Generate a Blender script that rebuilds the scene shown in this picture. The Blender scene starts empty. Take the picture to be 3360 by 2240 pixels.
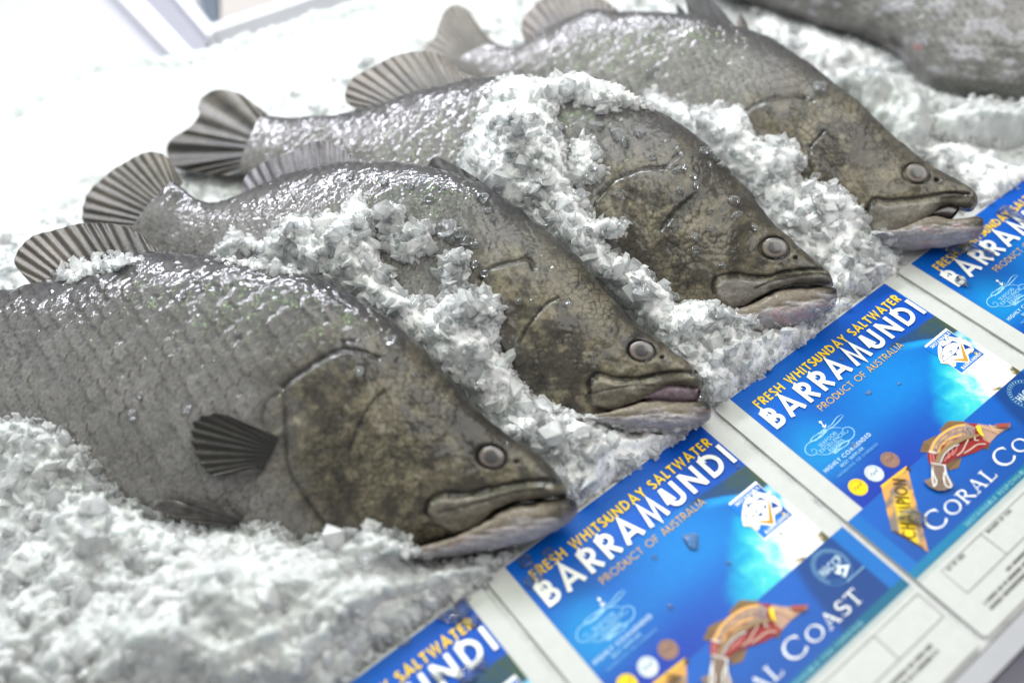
import bpy, math, random
import numpy as np
from mathutils import Vector, Matrix
from mathutils.bvhtree import BVHTree

# ---------------------------------------------------------------- camera, world, lamps
S = 0.2                                   # one card pitch in metres; lengths below are in card pitches
scene = bpy.context.scene
COL = scene.collection
FPX = 2265.141 / 2352 * 3360              # focal length in photo pixels
YAW, TILT, ROLL = -0.579, 0.749, -0.123
CAM = np.array([-0.767, -1.377, 2.717])


def _rot(a, b, c):
    ca, sa, cb, sb, cc, sc = math.cos(a), math.sin(a), math.cos(b), math.sin(b), math.cos(c), math.sin(c)
    return (np.array([[ca, -sa, 0], [sa, ca, 0], [0, 0, 1]]) @ np.array([[1, 0, 0], [0, cb, -sb], [0, sb, cb]])
            @ np.array([[cc, -sc, 0], [sc, cc, 0], [0, 0, 1]]))


CM = _rot(YAW, TILT, ROLL)
cam_d = bpy.data.cameras.new('camera')
cam = bpy.data.objects.new('camera', cam_d)
COL.objects.link(cam)
mw = Matrix.Identity(4)
for i in range(3):
    for j in range(3):
        mw[i][j] = CM[i, j]
    mw[i][3] = CAM[i] * S
cam.matrix_world = mw
cam_d.sensor_width = 36.0
cam_d.lens = FPX / 3360 * 36.0
cam_d.clip_start = 0.02
cam_d.clip_end = 20
cam_d.dof.use_dof = True
cam_d.dof.focus_distance = 3.5 * S
cam_d.dof.aperture_fstop = 2.0
scene.camera = cam

world = bpy.data.worlds.new('World')
scene.world = world
world.use_nodes = True
world.node_tree.nodes['Background'].inputs[0].default_value = (0.88, 0.91, 0.93, 1)
world.node_tree.nodes['Background'].inputs[1].default_value = 0.50
scene.view_settings.view_transform = 'Standard'
scene.view_settings.look = 'None'
scene.view_settings.exposure = 0
scene.view_settings.gamma = 1
scene.view_settings.use_curve_mapping = False
scene.render.engine = 'CYCLES'
cy = scene.cycles
cy.max_bounces = 16
cy.transmission_bounces = 12
cy.transparent_max_bounces = 14
cy.diffuse_bounces = 10
cy.glossy_bounces = 4
cy.caustics_reflective = False
cy.caustics_refractive = False
cy.sample_clamp_indirect = 6
cy.use_denoising = True


def lamp(name, loc, target, sx, sy, watts, col):
    d = bpy.data.lights.new(name, 'AREA')
    d.shape = 'RECTANGLE'
    d.size, d.size_y = sx * S, sy * S
    d.energy = watts
    d.color = col
    o = bpy.data.objects.new(name, d)
    COL.objects.link(o)
    o.location = Vector(loc) * S
    o.rotation_euler = (Vector(target) - Vector(loc)).to_track_quat('-Z', 'Y').to_euler()
    return o


lamp('case_tube_lamp', (0.9, 5.3, 4.7), (0.4, 2.2, 0.1), 7.5, 0.44, 28.0, (0.89, 0.90, 1.0))
lamp('overhead_fill_lamp', (2.2, -0.5, 6.2), (0.8, 0.6, 0), 6.0, 4.5, 13.5, (1.0, 0.985, 0.955))  # added overhead fill that lifts the front; its source is unseen
lamp('green_tube_lamp', (0.6, 3.4, 5.6), (0.8, 0.9, 0.2), 6.8, 0.03, 3.2, (0.62, 1.0, 0.42))

# ---------------------------------------------------------------- helpers


def ray(x, y):
    d = np.stack([(np.asarray(x, float) - 1680) / FPX, -(np.asarray(y, float) - 1120) / FPX,
                  -np.ones_like(np.asarray(x, float))], -1)
    return d @ CM.T


def on_z(x, y, z=0.0):
    d = ray(x, y)
    return CAM + d * ((z - CAM[2]) / d[..., 2])[..., None]


def to_px(P):
    d = (np.asarray(P) - CAM) @ CM
    return np.stack([1680 + FPX * d[..., 0] / -d[..., 2], 1120 - FPX * d[..., 1] / -d[..., 2]], -1)


def _hash(ix, iy, seed=0):
    h = (ix.astype(np.int64) * 374761393 + iy.astype(np.int64) * 668265263 + seed * 974634121) & 0xffffffff
    h = ((h ^ (h >> 13)) * 1274126177) & 0xffffffff
    return ((h ^ (h >> 16)) & 0xffff) / 65535.0


def vnoise(x, y, seed=0):
    x = np.asarray(x, float)
    y = np.asarray(y, float)
    ix, iy = np.floor(x), np.floor(y)
    fx, fy = x - ix, y - iy
    fx = fx * fx * (3 - 2 * fx)
    fy = fy * fy * (3 - 2 * fy)
    a, b = _hash(ix, iy, seed), _hash(ix + 1, iy, seed)
    c, d = _hash(ix, iy + 1, seed), _hash(ix + 1, iy + 1, seed)
    return (a + (b - a) * fx) * (1 - fy) + (c + (d - c) * fx) * fy


def fbm(x, y, seed=0, octs=4):
    v = 0
    amp = 0.5
    tot = 0
    x, y = np.asarray(x, float) + 0 * np.asarray(y, float), np.asarray(y, float) + 0 * np.asarray(x, float)
    x, y = 0.83 * x - 0.56 * y, 0.56 * x + 0.83 * y
    for k in range(octs):
        v = v + amp * vnoise(x + 17.3 * k, y - 9.1 * k, seed + k)
        tot += amp
        amp *= 0.58
        x, y = 1.56 * x - 1.24 * y, 1.24 * x + 1.56 * y     # each octave turned and doubled
    return v / tot


def worley(x, y, seed=0):
    """first two feature distances and the id of the nearest cell"""
    ix, iy = np.floor(x), np.floor(y)
    f1 = np.full(x.shape, 9.0)
    f2 = np.full(x.shape, 9.0)
    cid = np.zeros(x.shape)
    for dx in (-1, 0, 1):
        for dy in (-1, 0, 1):
            cx, cyy = ix + dx, iy + dy
            px = cx + 0.1 + 0.8 * _hash(cx, cyy, seed)
            py = cyy + 0.1 + 0.8 * _hash(cx, cyy, seed + 5)
            d = np.hypot(x - px, y - py)
            near = d < f1
            f2 = np.where(near, f1, np.minimum(f2, d))
            cid = np.where(near, _hash(cx, cyy, seed + 9), cid)
            f1 = np.where(near, d, f1)
    return f1, f2, cid


def sstep(a, b, x):
    t = np.clip((x - a) / (b - a), 0, 1)
    return t * t * (3 - 2 * t)


def curve(pts, n, smooth=True, u=None):
    """points on a smooth curve through pts at even arc length (or at fractions u)"""
    P = np.asarray(pts, float)
    if smooth and len(P) > 2:
        Q = np.vstack([2 * P[0] - P[1], P, 2 * P[-1] - P[-2]])
        out = []
        t = np.linspace(0, 1, 12, endpoint=False)[:, None]
        for i in range(1, len(Q) - 2):
            p0, p1, p2, p3 = Q[i - 1], Q[i], Q[i + 1], Q[i + 2]
            out.append(0.5 * (2 * p1 + (p2 - p0) * t + (2 * p0 - 5 * p1 + 4 * p2 - p3) * t ** 2
                              + (3 * p1 - p0 - 3 * p2 + p3) * t ** 3))
        P = np.vstack(out + [P[-1:]])
    s = np.r_[0, np.cumsum(np.linalg.norm(np.diff(P, axis=0), axis=1))]
    f = (np.linspace(0, 1, n) if u is None else np.asarray(u)) * s[-1]
    return np.stack([np.interp(f, s, P[:, k]) for k in range(P.shape[1])], -1)


def seg_dist(px, poly, closed=False):
    P = np.asarray(poly, float)
    if closed:
        P = np.vstack([P, P[:1]])
    best = np.full(px.shape[:-1], 1e9)
    for a, b in zip(P[:-1], P[1:]):
        ab = b - a
        t = np.clip(((px - a) @ ab) / (ab @ ab + 1e-9), 0, 1)
        best = np.minimum(best, np.hypot(px[..., 0] - a[0] - t * ab[0], px[..., 1] - a[1] - t * ab[1]))
    return best


def inside(px, poly):
    P = np.asarray(poly, float)
    x, y = px[..., 0], px[..., 1]
    r = np.zeros(x.shape, bool)
    j = len(P) - 1
    for i in range(len(P)):
        xi, yi = P[i]
        xj, yj = P[j]
        c = ((yi > y) != (yj > y)) & (x < (xj - xi) * (y - yi) / (yj - yi + 1e-12) + xi)
        r ^= c
        j = i
    return r


def smoothed(a, k):
    w = np.exp(-0.5 * (np.arange(-3 * k, 3 * k + 1) / k) ** 2)
    w /= w.sum()
    return np.convolve(np.pad(a, 3 * k, mode='edge'), w, 'valid')


def mesh_obj(name, V, F, mat, parent=None, cols=None, smooth=True, loc=None, fattr=None):
    """V in card pitches; F is one int array or a list of int arrays (quads / triangles)"""
    Fs = F if isinstance(F, list) else [F]
    V = np.asarray(V, float) * S
    off = np.zeros(3)
    if parent is not None:
        r = parent
        while r.parent is not None:
            r = r.parent
        off = np.array(r.location)
    elif loc is not None:
        off = np.array(loc) * S
    me = bpy.data.meshes.new(name)
    Vl = V - off
    me.vertices.add(len(Vl))
    me.vertices.foreach_set('co', Vl.astype(np.float32).ravel())
    flat = np.concatenate([f.ravel() for f in Fs]).astype(np.int32)
    tot = np.concatenate([np.full(len(f), f.shape[1]) for f in Fs]).astype(np.int32)
    start = np.r_[0, np.cumsum(tot)[:-1]].astype(np.int32)
    me.loops.add(len(flat))
    me.loops.foreach_set('vertex_index', flat)
    me.polygons.add(len(tot))
    me.polygons.foreach_set('loop_start', start)
    me.polygons.foreach_set('loop_total', tot)
    me.polygons.foreach_set('use_smooth', np.full(len(tot), smooth))
    me.update(calc_edges=True)
    me.validate()
    if cols is not None:
        at = me.attributes.new('tint', 'FLOAT_COLOR', 'POINT')
        c = np.ones((len(V), 4), np.float32)
        c[:, :3] = cols
        at.data.foreach_set('color', c.ravel())
    if fattr is not None:
        for k, a in fattr.items():
            at = me.attributes.new(k, 'FLOAT', 'POINT')
            at.data.foreach_set('value', np.asarray(a, np.float32).ravel())
    me.materials.append(mat)
    o = bpy.data.objects.new(name, me)
    COL.objects.link(o)
    if parent is not None:
        o.parent = parent
    else:
        o.location = off
    return o


def thing(name, label, cat, loc, group=None):
    o = bpy.data.objects.new(name, None)
    o.empty_display_size = 0.01
    COL.objects.link(o)
    o.location = Vector(loc) * S
    o.matrix_world = Matrix.Translation(Vector(loc) * S)
    tag(o, label, cat, group)
    return o


def tag(o, label=None, cat=None, group=None, kind=None):
    for k, v in (('label', label), ('category', cat), ('group', group), ('kind', kind)):
        if v:
            o[k] = v
    return o


def grid_faces(nu, nv, wrap=False):
    i = np.arange(nu - 1)[:, None]
    j = np.arange(nv if wrap else nv - 1)[None, :]
    j2 = (j + 1) % nv
    return np.stack([i * nv + j, (i + 1) * nv + j, (i + 1) * nv + j2, i * nv + j2], -1).reshape(-1, 4)


# ---------------------------------------------------------------- materials
class NT:
    def __init__(self, name):
        self.m = bpy.data.materials.new(name)
        self.m.use_nodes = True
        self.t = self.m.node_tree
        self.b = self.t.nodes['Principled BSDF']
        self.out = self.t.nodes['Material Output']

    def n(self, kind, **kw):
        nd = self.t.nodes.new(kind)
        for k, v in kw.items():
            if k in nd.inputs:
                nd.inputs[k].default_value = v
            else:
                setattr(nd, k, v)
        return nd

    def l(self, a, b):
        self.t.links.new(a, b)

    def set(self, **kw):
        for k, v in kw.items():
            self.b.inputs[k.replace('_', ' ')].default_value = v
        return self


def flat_mat(name, col, rough=0.5, noise=0.06, **kw):
    n = NT(name)
    n.set(Roughness=rough, **kw)
    tc = n.n('ShaderNodeTexCoord')
    nz = n.n('ShaderNodeTexNoise', Scale=90.0, Detail=4.0)
    n.l(tc.outputs['Object'], nz.inputs['Vector'])
    mx = n.n('ShaderNodeMix', data_type='RGBA')
    n.l(nz.outputs['Fac'], mx.inputs[0])
    mx.inputs[6].default_value = tuple(c * (1 - noise) for c in col) + (1,)
    mx.inputs[7].default_value = tuple(min(1, c * (1 + noise)) for c in col) + (1,)
    n.l(mx.outputs[2], n.b.inputs['Base Color'])
    return n.m


def tint_mat(name, rough=0.4, coat=0.0, bump=0.0, bscale=200.0, mott=0.15, coat_rough=0.1, spec=0.5, rvar=0.0, wet=0.0):
    """base colour from the 'tint' attribute, broken up by noise, with a fine noise bump"""
    n = NT(name)
    n.set(Roughness=rough)
    n.b.inputs['Coat Weight'].default_value = coat
    n.b.inputs['Coat Roughness'].default_value = coat_rough
    n.b.inputs['Coat IOR'].default_value = 1.42
    n.b.inputs['Specular IOR Level'].default_value = spec
    at = n.n('ShaderNodeAttribute', attribute_name='tint')
    tc = n.n('ShaderNodeTexCoord')
    nz = n.n('ShaderNodeTexNoise', Scale=bscale * 0.9, Detail=5.0, Roughness=0.65)
    n.l(tc.outputs['Object'], nz.inputs['Vector'])
    mr = n.n('ShaderNodeMapRange')
    mr.inputs['From Min'].default_value = 0.3
    mr.inputs['From Max'].default_value = 0.7
    mr.inputs['To Min'].default_value = 1 - mott
    mr.inputs['To Max'].default_value = 1 + mott
    n.l(nz.outputs['Fac'], mr.inputs['Value'])
    mx = n.n('ShaderNodeMix', data_type='RGBA', blend_type='MULTIPLY')
    mx.inputs[0].default_value = 1
    n.l(at.outputs['Color'], mx.inputs[6])
    n.l(mr.outputs['Result'], mx.inputs[7])
    n.l(mx.outputs[2], n.b.inputs['Base Color'])
    if wet:
        aw = n.n('ShaderNodeAttribute', attribute_name='wetness')
        mw_ = n.n('ShaderNodeMath', operation='MULTIPLY_ADD')
        n.l(aw.outputs['Fac'], mw_.inputs[0])
        mw_.inputs[1].default_value = coat - 0.22
        mw_.inputs[2].default_value = 0.22
        n.l(mw_.outputs[0], n.b.inputs['Coat Weight'])
    if rvar:
        rr = n.n('ShaderNodeMapRange')
        rr.inputs['From Min'].default_value = 0.35
        rr.inputs['From Max'].default_value = 0.65
        rr.inputs['To Min'].default_value = rough - rvar
        rr.inputs['To Max'].default_value = rough + rvar
        n.l(nz.outputs['Fac'], rr.inputs['Value'])
        n.l(rr.outputs['Result'], n.b.inputs['Roughness'])
    if bump:
        nb = n.n('ShaderNodeTexNoise', Scale=bscale, Detail=3.0, Roughness=0.6)
        n.l(tc.outputs['Object'], nb.inputs['Vector'])
        bp = n.n('ShaderNodeBump', Strength=bump, Distance=0.001)
        n.l(nb.outputs['Fac'], bp.inputs['Height'])
        n.l(bp.outputs['Normal'], n.b.inputs['Normal'])
        if wet:
            nw = n.n('ShaderNodeTexNoise', Scale=150.0, Detail=1.0, Roughness=0.4, Distortion=0.8)
            n.l(tc.outputs['Object'], nw.inputs['Vector'])
            b2 = n.n('ShaderNodeBump', Strength=wet, Distance=0.0022)
            n.l(nw.outputs['Fac'], b2.inputs['Height'])
            n.l(b2.outputs['Normal'], n.b.inputs['Coat Normal'])
        else:
            n.l(bp.outputs['Normal'], n.b.inputs['Coat Normal'])
    return n.m


def ice_mat(name, col, trans, rough, sss, bump, bscale, clear=0.0):
    n = NT(name)
    n.set(Roughness=rough, IOR=1.31)
    n.b.inputs['Base Color'].default_value = tuple(col) + (1,)
    n.b.inputs['Transmission Weight'].default_value = trans
    if sss:
        n.b.inputs['Subsurface Weight'].default_value = sss
        n.b.inputs['Subsurface Radius'].default_value = (0.8, 1.0, 1.0)
        n.b.inputs['Subsurface Scale'].default_value = 0.010
    tc = n.n('ShaderNodeTexCoord')
    nb = n.n('ShaderNodeTexNoise', Scale=bscale, Detail=5.0, Roughness=0.7)
    n.l(tc.outputs['Object'], nb.inputs['Vector'])
    vo = n.n('ShaderNodeTexVoronoi', Scale=bscale * 0.8)
    n.l(tc.outputs['Object'], vo.inputs['Vector'])
    ad = n.n('ShaderNodeMath', operation='ADD')
    n.l(nb.outputs['Fac'], ad.inputs[0])
    n.l(vo.outputs['Distance'], ad.inputs[1])
    bp = n.n('ShaderNodeBump', Strength=bump, Distance=0.002)
    n.l(ad.outputs[0], bp.inputs['Height'])
    n.l(bp.outputs['Normal'], n.b.inputs['Normal'])
    # denser, whiter and clearer, greyer patches
    n2 = n.n('ShaderNodeTexNoise', Scale=45.0, Detail=4.0, Roughness=0.6)
    n.l(tc.outputs['Object'], n2.inputs['Vector'])
    cr = n.n('ShaderNodeMix', data_type='RGBA')
    mr = n.n('ShaderNodeMapRange')
    mr.inputs['From Min'].default_value = 0.36
    mr.inputs['From Max'].default_value = 0.62
    n.l(n2.outputs['Fac'], mr.inputs['Value'])
    n.l(mr.outputs['Result'], cr.inputs[0])
    cr.inputs[6].default_value = tuple(c * 0.86 for c in col) + (1,)
    cr.inputs[7].default_value = tuple(min(1, c * 1.04) for c in col) + (1,)
    n.l(cr.outputs[2], n.b.inputs['Base Color'])
    if clear:
        n3 = n.n('ShaderNodeTexNoise', Scale=85.0, Detail=4.0, Roughness=0.65)
        n.l(tc.outputs['Object'], n3.inputs['Vector'])
        m3 = n.n('ShaderNodeMapRange')
        m3.inputs['From Min'].default_value = 0.50
        m3.inputs['From Max'].default_value = 0.70
        m3.inputs['To Max'].default_value = clear
        n.l(n3.outputs['Fac'], m3.inputs['Value'])
        tp = n.n('ShaderNodeBsdfTransparent')
        mx = n.n('ShaderNodeMixShader')
        n.l(m3.outputs['Result'], mx.inputs[0])
        n.l(n.b.outputs[0], mx.inputs[1])
        n.l(tp.outputs[0], mx.inputs[2])
        n.l(mx.outputs[0], n.out.inputs['Surface'])
    return n.m


M_SKIN = tint_mat('fish_skin', rough=0.42, coat=0.85, bump=0.25, bscale=520, mott=0.30, coat_rough=0.06, rvar=0.1, wet=0.42, spec=0.16)
M_FIN = tint_mat('fin_membrane', rough=0.5, coat=0.14, bump=0.35, bscale=420, mott=0.25, coat_rough=0.15)
M_EYE = tint_mat('eye_surface', rough=0.4, coat=0.7, bump=0.02, bscale=500, mott=0.1, coat_rough=0.03)
M_MOUTH = tint_mat('mouth_lining', rough=0.25, coat=0.6, bump=0.3, bscale=300, mott=0.25)


def chip_mat(name, clear, white, rough, bscale, spread=0.3, glass=0.06, rimmin=0.35):
    """frosty ice: part white scatter, part see-through, with a wet surface"""
    n = NT(name)
    n.t.nodes.remove(n.b)
    tc = n.n('ShaderNodeTexCoord')
    nb = n.n('ShaderNodeTexNoise', Scale=bscale, Detail=4.0, Roughness=0.6)
    n.l(tc.outputs['Object'], nb.inputs['Vector'])
    bp = n.n('ShaderNodeBump', Strength=0.5, Distance=0.001)
    n.l(nb.outputs['Fac'], bp.inputs['Height'])
    geo = n.n('ShaderNodeNewGeometry')
    di = n.n('ShaderNodeBsdfDiffuse', Color=tuple(white) + (1,))
    tr = n.n('ShaderNodeBsdfTranslucent', Color=tuple(white) + (1,))
    for x in (di, tr):
        n.l(bp.outputs['Normal'], x.inputs['Normal'])
    m1 = n.n('ShaderNodeMixShader')
    m1.inputs[0].default_value = 0.5
    n.l(di.outputs[0], m1.inputs[1])
    n.l(tr.outputs[0], m1.inputs[2])
    tp = n.n('ShaderNodeBsdfTransparent', Color=(0.97, 0.985, 1.0, 1))
    rf = n.n('ShaderNodeBsdfGlass', Color=(0.98, 0.99, 1.0, 1), Roughness=rough, IOR=1.2)
    n.l(bp.outputs['Normal'], rf.inputs['Normal'])
    m2 = n.n('ShaderNodeMixShader')
    m2.inputs[0].default_value = glass
    n.l(tp.outputs[0], m2.inputs[1])
    n.l(rf.outputs[0], m2.inputs[2])
    m3 = n.n('ShaderNodeMixShader')
    mr = n.n('ShaderNodeMapRange')
    mr.inputs['To Min'].default_value = max(0, clear - spread)
    mr.inputs['To Max'].default_value = min(1, clear + spread)
    n.l(geo.outputs['Random Per Island'], mr.inputs['Value'])
    lw = n.n('ShaderNodeLayerWeight', Blend=0.35)
    n.l(bp.outputs['Normal'], lw.inputs['Normal'])
    rim = n.n('ShaderNodeMapRange')
    rim.inputs['From Min'].default_value = 0.15
    rim.inputs['From Max'].default_value = 0.95
    rim.inputs['To Min'].default_value = 1.0
    rim.inputs['To Max'].default_value = rimmin
    n.l(lw.outputs['Facing'], rim.inputs['Value'])
    mu = n.n('ShaderNodeMath', operation='MULTIPLY')
    n.l(mr.outputs['Result'], mu.inputs[0])
    n.l(rim.outputs['Result'], mu.inputs[1])
    n.l(mu.outputs[0], m3.inputs[0])
    n.l(m1.outputs[0], m3.inputs[1])
    n.l(m2.outputs[0], m3.inputs[2])
    gl = n.n('ShaderNodeBsdfGlossy', Roughness=rough)
    n.l(bp.outputs['Normal'], gl.inputs['Normal'])
    fr = n.n('ShaderNodeFresnel', IOR=1.36)
    n.l(bp.outputs['Normal'], fr.inputs['Normal'])
    m4 = n.n('ShaderNodeMixShader')
    n.l(fr.outputs[0], m4.inputs[0])
    n.l(m3.outputs[0], m4.inputs[1])
    n.l(gl.outputs[0], m4.inputs[2])
    n.l(m4.outputs[0], n.out.inputs['Surface'])
    return n.m


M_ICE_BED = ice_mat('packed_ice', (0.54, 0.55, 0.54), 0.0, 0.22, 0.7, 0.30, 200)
M_ICE_PILE = ice_mat('piled_ice', (0.97, 0.975, 0.965), 0.0, 0.24, 0.5, 0.30, 300, 0.40)
M_ICE_GRAIN = chip_mat('crushed_ice_grain', 0.52, (1.0, 0.996, 0.985), 0.07, 300, 0.34, 0.03, 0.25)
M_ICE_CLEAR = chip_mat('clear_ice', 0.90, (0.97, 0.98, 1.0), 0.05, 330, 0.06, 0.35, 0.45)
M_PRINT = tint_mat('printed_card', rough=0.35, coat=0.1, bump=0.03, bscale=150, mott=0.04, coat_rough=0.25, spec=0.2)

# ---------------------------------------------------------------- fish


class Frame:
    """the fish's middle plane: nose, direction to the tail, dorsal direction, normal of the side that faces up"""

    def __init__(self, nose, znose, tail, ztail, lean=32):
        self.N = on_z(*nose, znose)
        T = on_z(*tail, ztail)
        a = T - self.N
        self.len = np.linalg.norm(a)
        self.a = a / self.len
        h = np.array([self.a[1], -self.a[0], 0])
        h /= np.linalg.norm(h)
        z = np.array([0, 0, 1.0]) - self.a * self.a[2]
        z /= np.linalg.norm(z)
        c, s = math.cos(math.radians(lean)), math.sin(math.radians(lean))
        self.d = c * h + s * z
        self.n = c * z - s * h

    def at(self, px, w=0.0):
        """photo pixels to points w in front of the middle plane"""
        px = np.asarray(px, float)
        r = ray(px[..., 0], px[..., 1])
        k = ((self.N - CAM) @ self.n + np.asarray(w)) / (r @ self.n)
        return CAM + r * np.asarray(k)[..., None]


def scale_pattern(a, b, seed):
    """overlapping scales, free edge towards the tail: height 0..1, nearness to the free edge, id"""
    ia = np.floor(a)
    H = np.zeros(a.shape)
    E = np.zeros(a.shape)
    I = np.zeros(a.shape)
    done = np.zeros(a.shape, bool)
    for k in (-2, -1, 0, 1):
        i = ia + k
        off = 0.5 * (np.mod(i, 2))
        bc = np.round(b - off) + off
        jx = (_hash(i, np.floor(bc * 2), seed) - 0.5) * 0.12
        jy = (_hash(i, np.floor(bc * 2), seed + 3) - 0.5) * 0.14
        da = a - i - jx
        db = b - bc - jy
        r = np.sqrt((da / 1.5) ** 2 + (db / 0.66) ** 2)
        hit = (r < 1) & ~done & (da > -0.4)
        H = np.where(hit, 0.35 + 0.45 * da, H)
        E = np.where(hit, sstep(0.76, 1.0, r) * sstep(0.0, 0.6, da) * (1 - 0.75 * np.clip(np.abs(db) / 0.6, 0, 1) ** 2), E)
        I = np.where(hit, _hash(i, np.floor(bc * 2), seed + 7), I)
        done |= hit
    return np.clip(H, 0, 1.2), E, I


def loft(fr, D, V, u, tfun, nv, nb, w0=None):
    """closed skin between a back line D and a belly line V: rings of nv front and nb rear points"""
    Dp, Vp = fr.at(curve(D, 0, u=u)), fr.at(curve(V, 0, u=u))
    mid, half = (Dp + Vp) / 2, (Dp - Vp) / 2
    t = tfun(u, np.linalg.norm(half, axis=1))
    th = np.r_[np.linspace(0, np.pi, nv), np.linspace(np.pi, 2 * np.pi, nb + 2)[1:-1]]
    cs, sn = np.cos(th), np.sin(th)
    sn = np.sign(sn) * np.abs(sn) ** 0.82
    P = mid[:, None] + cs[None, :, None] * half[:, None] + (t[:, None] * sn[None, :])[..., None] * fr.n
    if w0 is not None:
        P = P + (w0[:, None, None]) * fr.n
    return P, t


FISH_BVH = {}


def lin(r, g, b):
    f = lambda c: (c / 255 / 12.92) if c <= 10 else ((c / 255 + 0.055) / 1.055) ** 2.4
    return np.array([f(r), f(g), f(b)])


def build_fish(key, spec, label, seed):
    fr = Frame(spec['nose'], spec['zn'], spec['tail'], spec['zt'], spec.get('lean', 32))
    root = thing('barramundi', label, 'fish', fr.N, 'whole barramundi lying in a row on the ice')
    uh = spec['uh']                                   # share of the back line taken by the head
    nu1, nu2, nv, nb = spec.get('res', (270, 230, 200, 26))
    u = np.r_[np.linspace(0, 1, nu1, endpoint=False) ** 1.15 * uh, np.linspace(uh, 1, nu2)]

    def tf(u, h):
        h = smoothed(h, 9)
        k = np.interp(u, [0, uh * 0.5, uh, uh + 0.2, 0.9, 1], [0.62, 0.50, 0.46, 0.44, 0.40, 0.30])
        nose = np.clip(u / 0.02, 0, 1) ** 0.5
        return np.maximum(h * k, 0.075 * np.clip(1 - (u - uh) / 0.1, 0, 1)) * nose * spec.get('fat', 1.0)

    P, t = loft(fr, spec['D'], spec['V'], u, tf, nv, nb)
    nr = P.shape[1]
    # outward normals of the plain skin
    du = np.gradient(P, axis=0)
    dv = np.roll(P, -1, 1) - np.roll(P, 1, 1)
    Nn = np.cross(dv, du)
    Nn /= np.linalg.norm(Nn, axis=-1, keepdims=True) + 1e-12
    if (Nn[nu1, nv // 2] @ fr.n) < 0:
        Nn = -Nn
    px = to_px(P)
    # girth and length coordinates
    mid = P.mean(1)
    al = np.r_[0, np.cumsum(np.linalg.norm(np.diff(mid, axis=0), axis=1))][:, None] + 0 * P[..., 0]
    gl = np.cumsum(np.linalg.norm(np.diff(P, axis=1, prepend=P[:, :1]), axis=-1), axis=1)
    gl = gl - gl[:, nv // 2:nv // 2 + 1]
    sl = spec.get('scale', 0.040)
    curl = 0.30 * (gl / 0.4) ** 2 * 0.25
    wob = 0.14 * (fbm(al * 9, gl * 9, seed + 40, 2) - 0.5)
    H, E, I = scale_pattern((al - curl) / (sl * 0.62) + wob, gl / (sl * 1.2) + wob, seed)
    # head mask: inside the gill cover line
    hm = inside(px, spec['headpoly']).astype(float)
    hd = seg_dist(px, spec['headpoly'], True)
    hs = np.where(hm > 0, hd, -hd)                    # signed, + inside
    gd = seg_dist(px, spec['headpoly'][:spec['gn']])
    near = np.exp(-(gd / 70) ** 2)
    headc = sstep(-190, 110, hs + 150 * (fbm(px[..., 0] / 80, px[..., 1] / 80, seed + 2, 3) - 0.5))
    head = sstep(-8, 8, hs) * near + headc * (1 - near)
    snout = sstep(spec['snout'] + 90, spec['snout'] - 60, np.hypot(px[..., 0] - spec['nose'][0], px[..., 1] - spec['nose'][1]))
    front = np.zeros(nr)
    front[:nv] = 1
    front = front[None, :]
    fade = sstep(0, 0.08, np.r_[np.linspace(0, 1, nv), np.zeros(nb)])[None, :]
    body = (1 - head)
    sc_amp = spec.get('samp', 0.0042)
    disp = body * ((H - 0.4) + (I - 0.5) * (H - 0.2) * 1.1) * sc_amp * sstep(1.0, 0.93, u)[:, None] * (0.35 + 0.65 * fade)
    # small broken scales on the cheek
    f1, f2, cid = worley(px[..., 0] / 27 + fbm(px[..., 0] / 50, px[..., 1] / 50, seed, 2) * 1.2, px[..., 1] / 21, seed)
    crack = 1 - sstep(0.02, 0.20, f2 - f1)
    chk = head * (1 - snout) * sstep(0.28, 0.50, fbm(px[..., 0] / 120, px[..., 1] / 120, seed + 3, 3))
    disp += -chk * crack * 0.0016 + chk * (cid - 0.5) * 0.0012
    disp += head * (fbm(px[..., 0] / 90, px[..., 1] / 90, seed + 11, 4) - 0.5) * 0.016
    disp += (fbm(al * 4, gl * 4, seed + 21, 3) - 0.5) * 0.020
    # gill cover stands proud of the body
    disp += sstep(-12, 10, hs) * near * 0.008
    dark = np.zeros(P.shape[:2])
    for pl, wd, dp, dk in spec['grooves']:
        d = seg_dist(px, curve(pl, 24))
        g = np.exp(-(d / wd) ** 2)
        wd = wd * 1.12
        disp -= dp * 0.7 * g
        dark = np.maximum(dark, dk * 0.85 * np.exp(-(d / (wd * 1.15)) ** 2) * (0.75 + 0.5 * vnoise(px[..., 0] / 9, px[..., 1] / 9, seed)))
    for pg, wd, up, tone in spec.get('plates', []):
        m = inside(px, pg)
        d = seg_dist(px, pg, True)
        sd = np.where(m, d, -d)
        disp += sstep(-wd * 0.4, wd * 1.6, sd) * up * 0.75
    ex, ey, erx, ery, erot = spec['eye']
    cr, sr = math.cos(math.radians(erot)), math.sin(math.radians(erot))
    qx, qy = px[..., 0] - ex, px[..., 1] - ey
    er = np.hypot((qx * cr + qy * sr) / erx, (-qx * sr + qy * cr) / ery)
    disp += -0.014 * sstep(1.10, 0.85, er) + 0.002 * np.exp(-((er - 1.3) / 0.2) ** 2)
    nx, ny = spec['nostril']
    nd = np.hypot(px[..., 0] - nx, (px[..., 1] - ny) * 1.2)
    disp -= 0.012 * np.exp(-(nd / 6.5) ** 2)
    dark = np.maximum(dark, 1.3 * np.exp(-(nd / 8.5) ** 2))
    dark = np.maximum(dark, 0.70 * np.exp(-((er - 1.02) / 0.11) ** 2))
    P = P + Nn * (disp * (front * 0.999 + 0.001))[..., None]

    # skin tint: dark back, grey flank, pale belly, olive mottled head, darkened grooves
    lat = np.clip(np.linspace(0, 1, nv), 0, 1)
    lat = np.r_[lat, np.linspace(1, 0, nb)][None, :] + 0.10 * (fbm(al * 7, gl * 7, seed + 5, 3) - 0.5)
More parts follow.
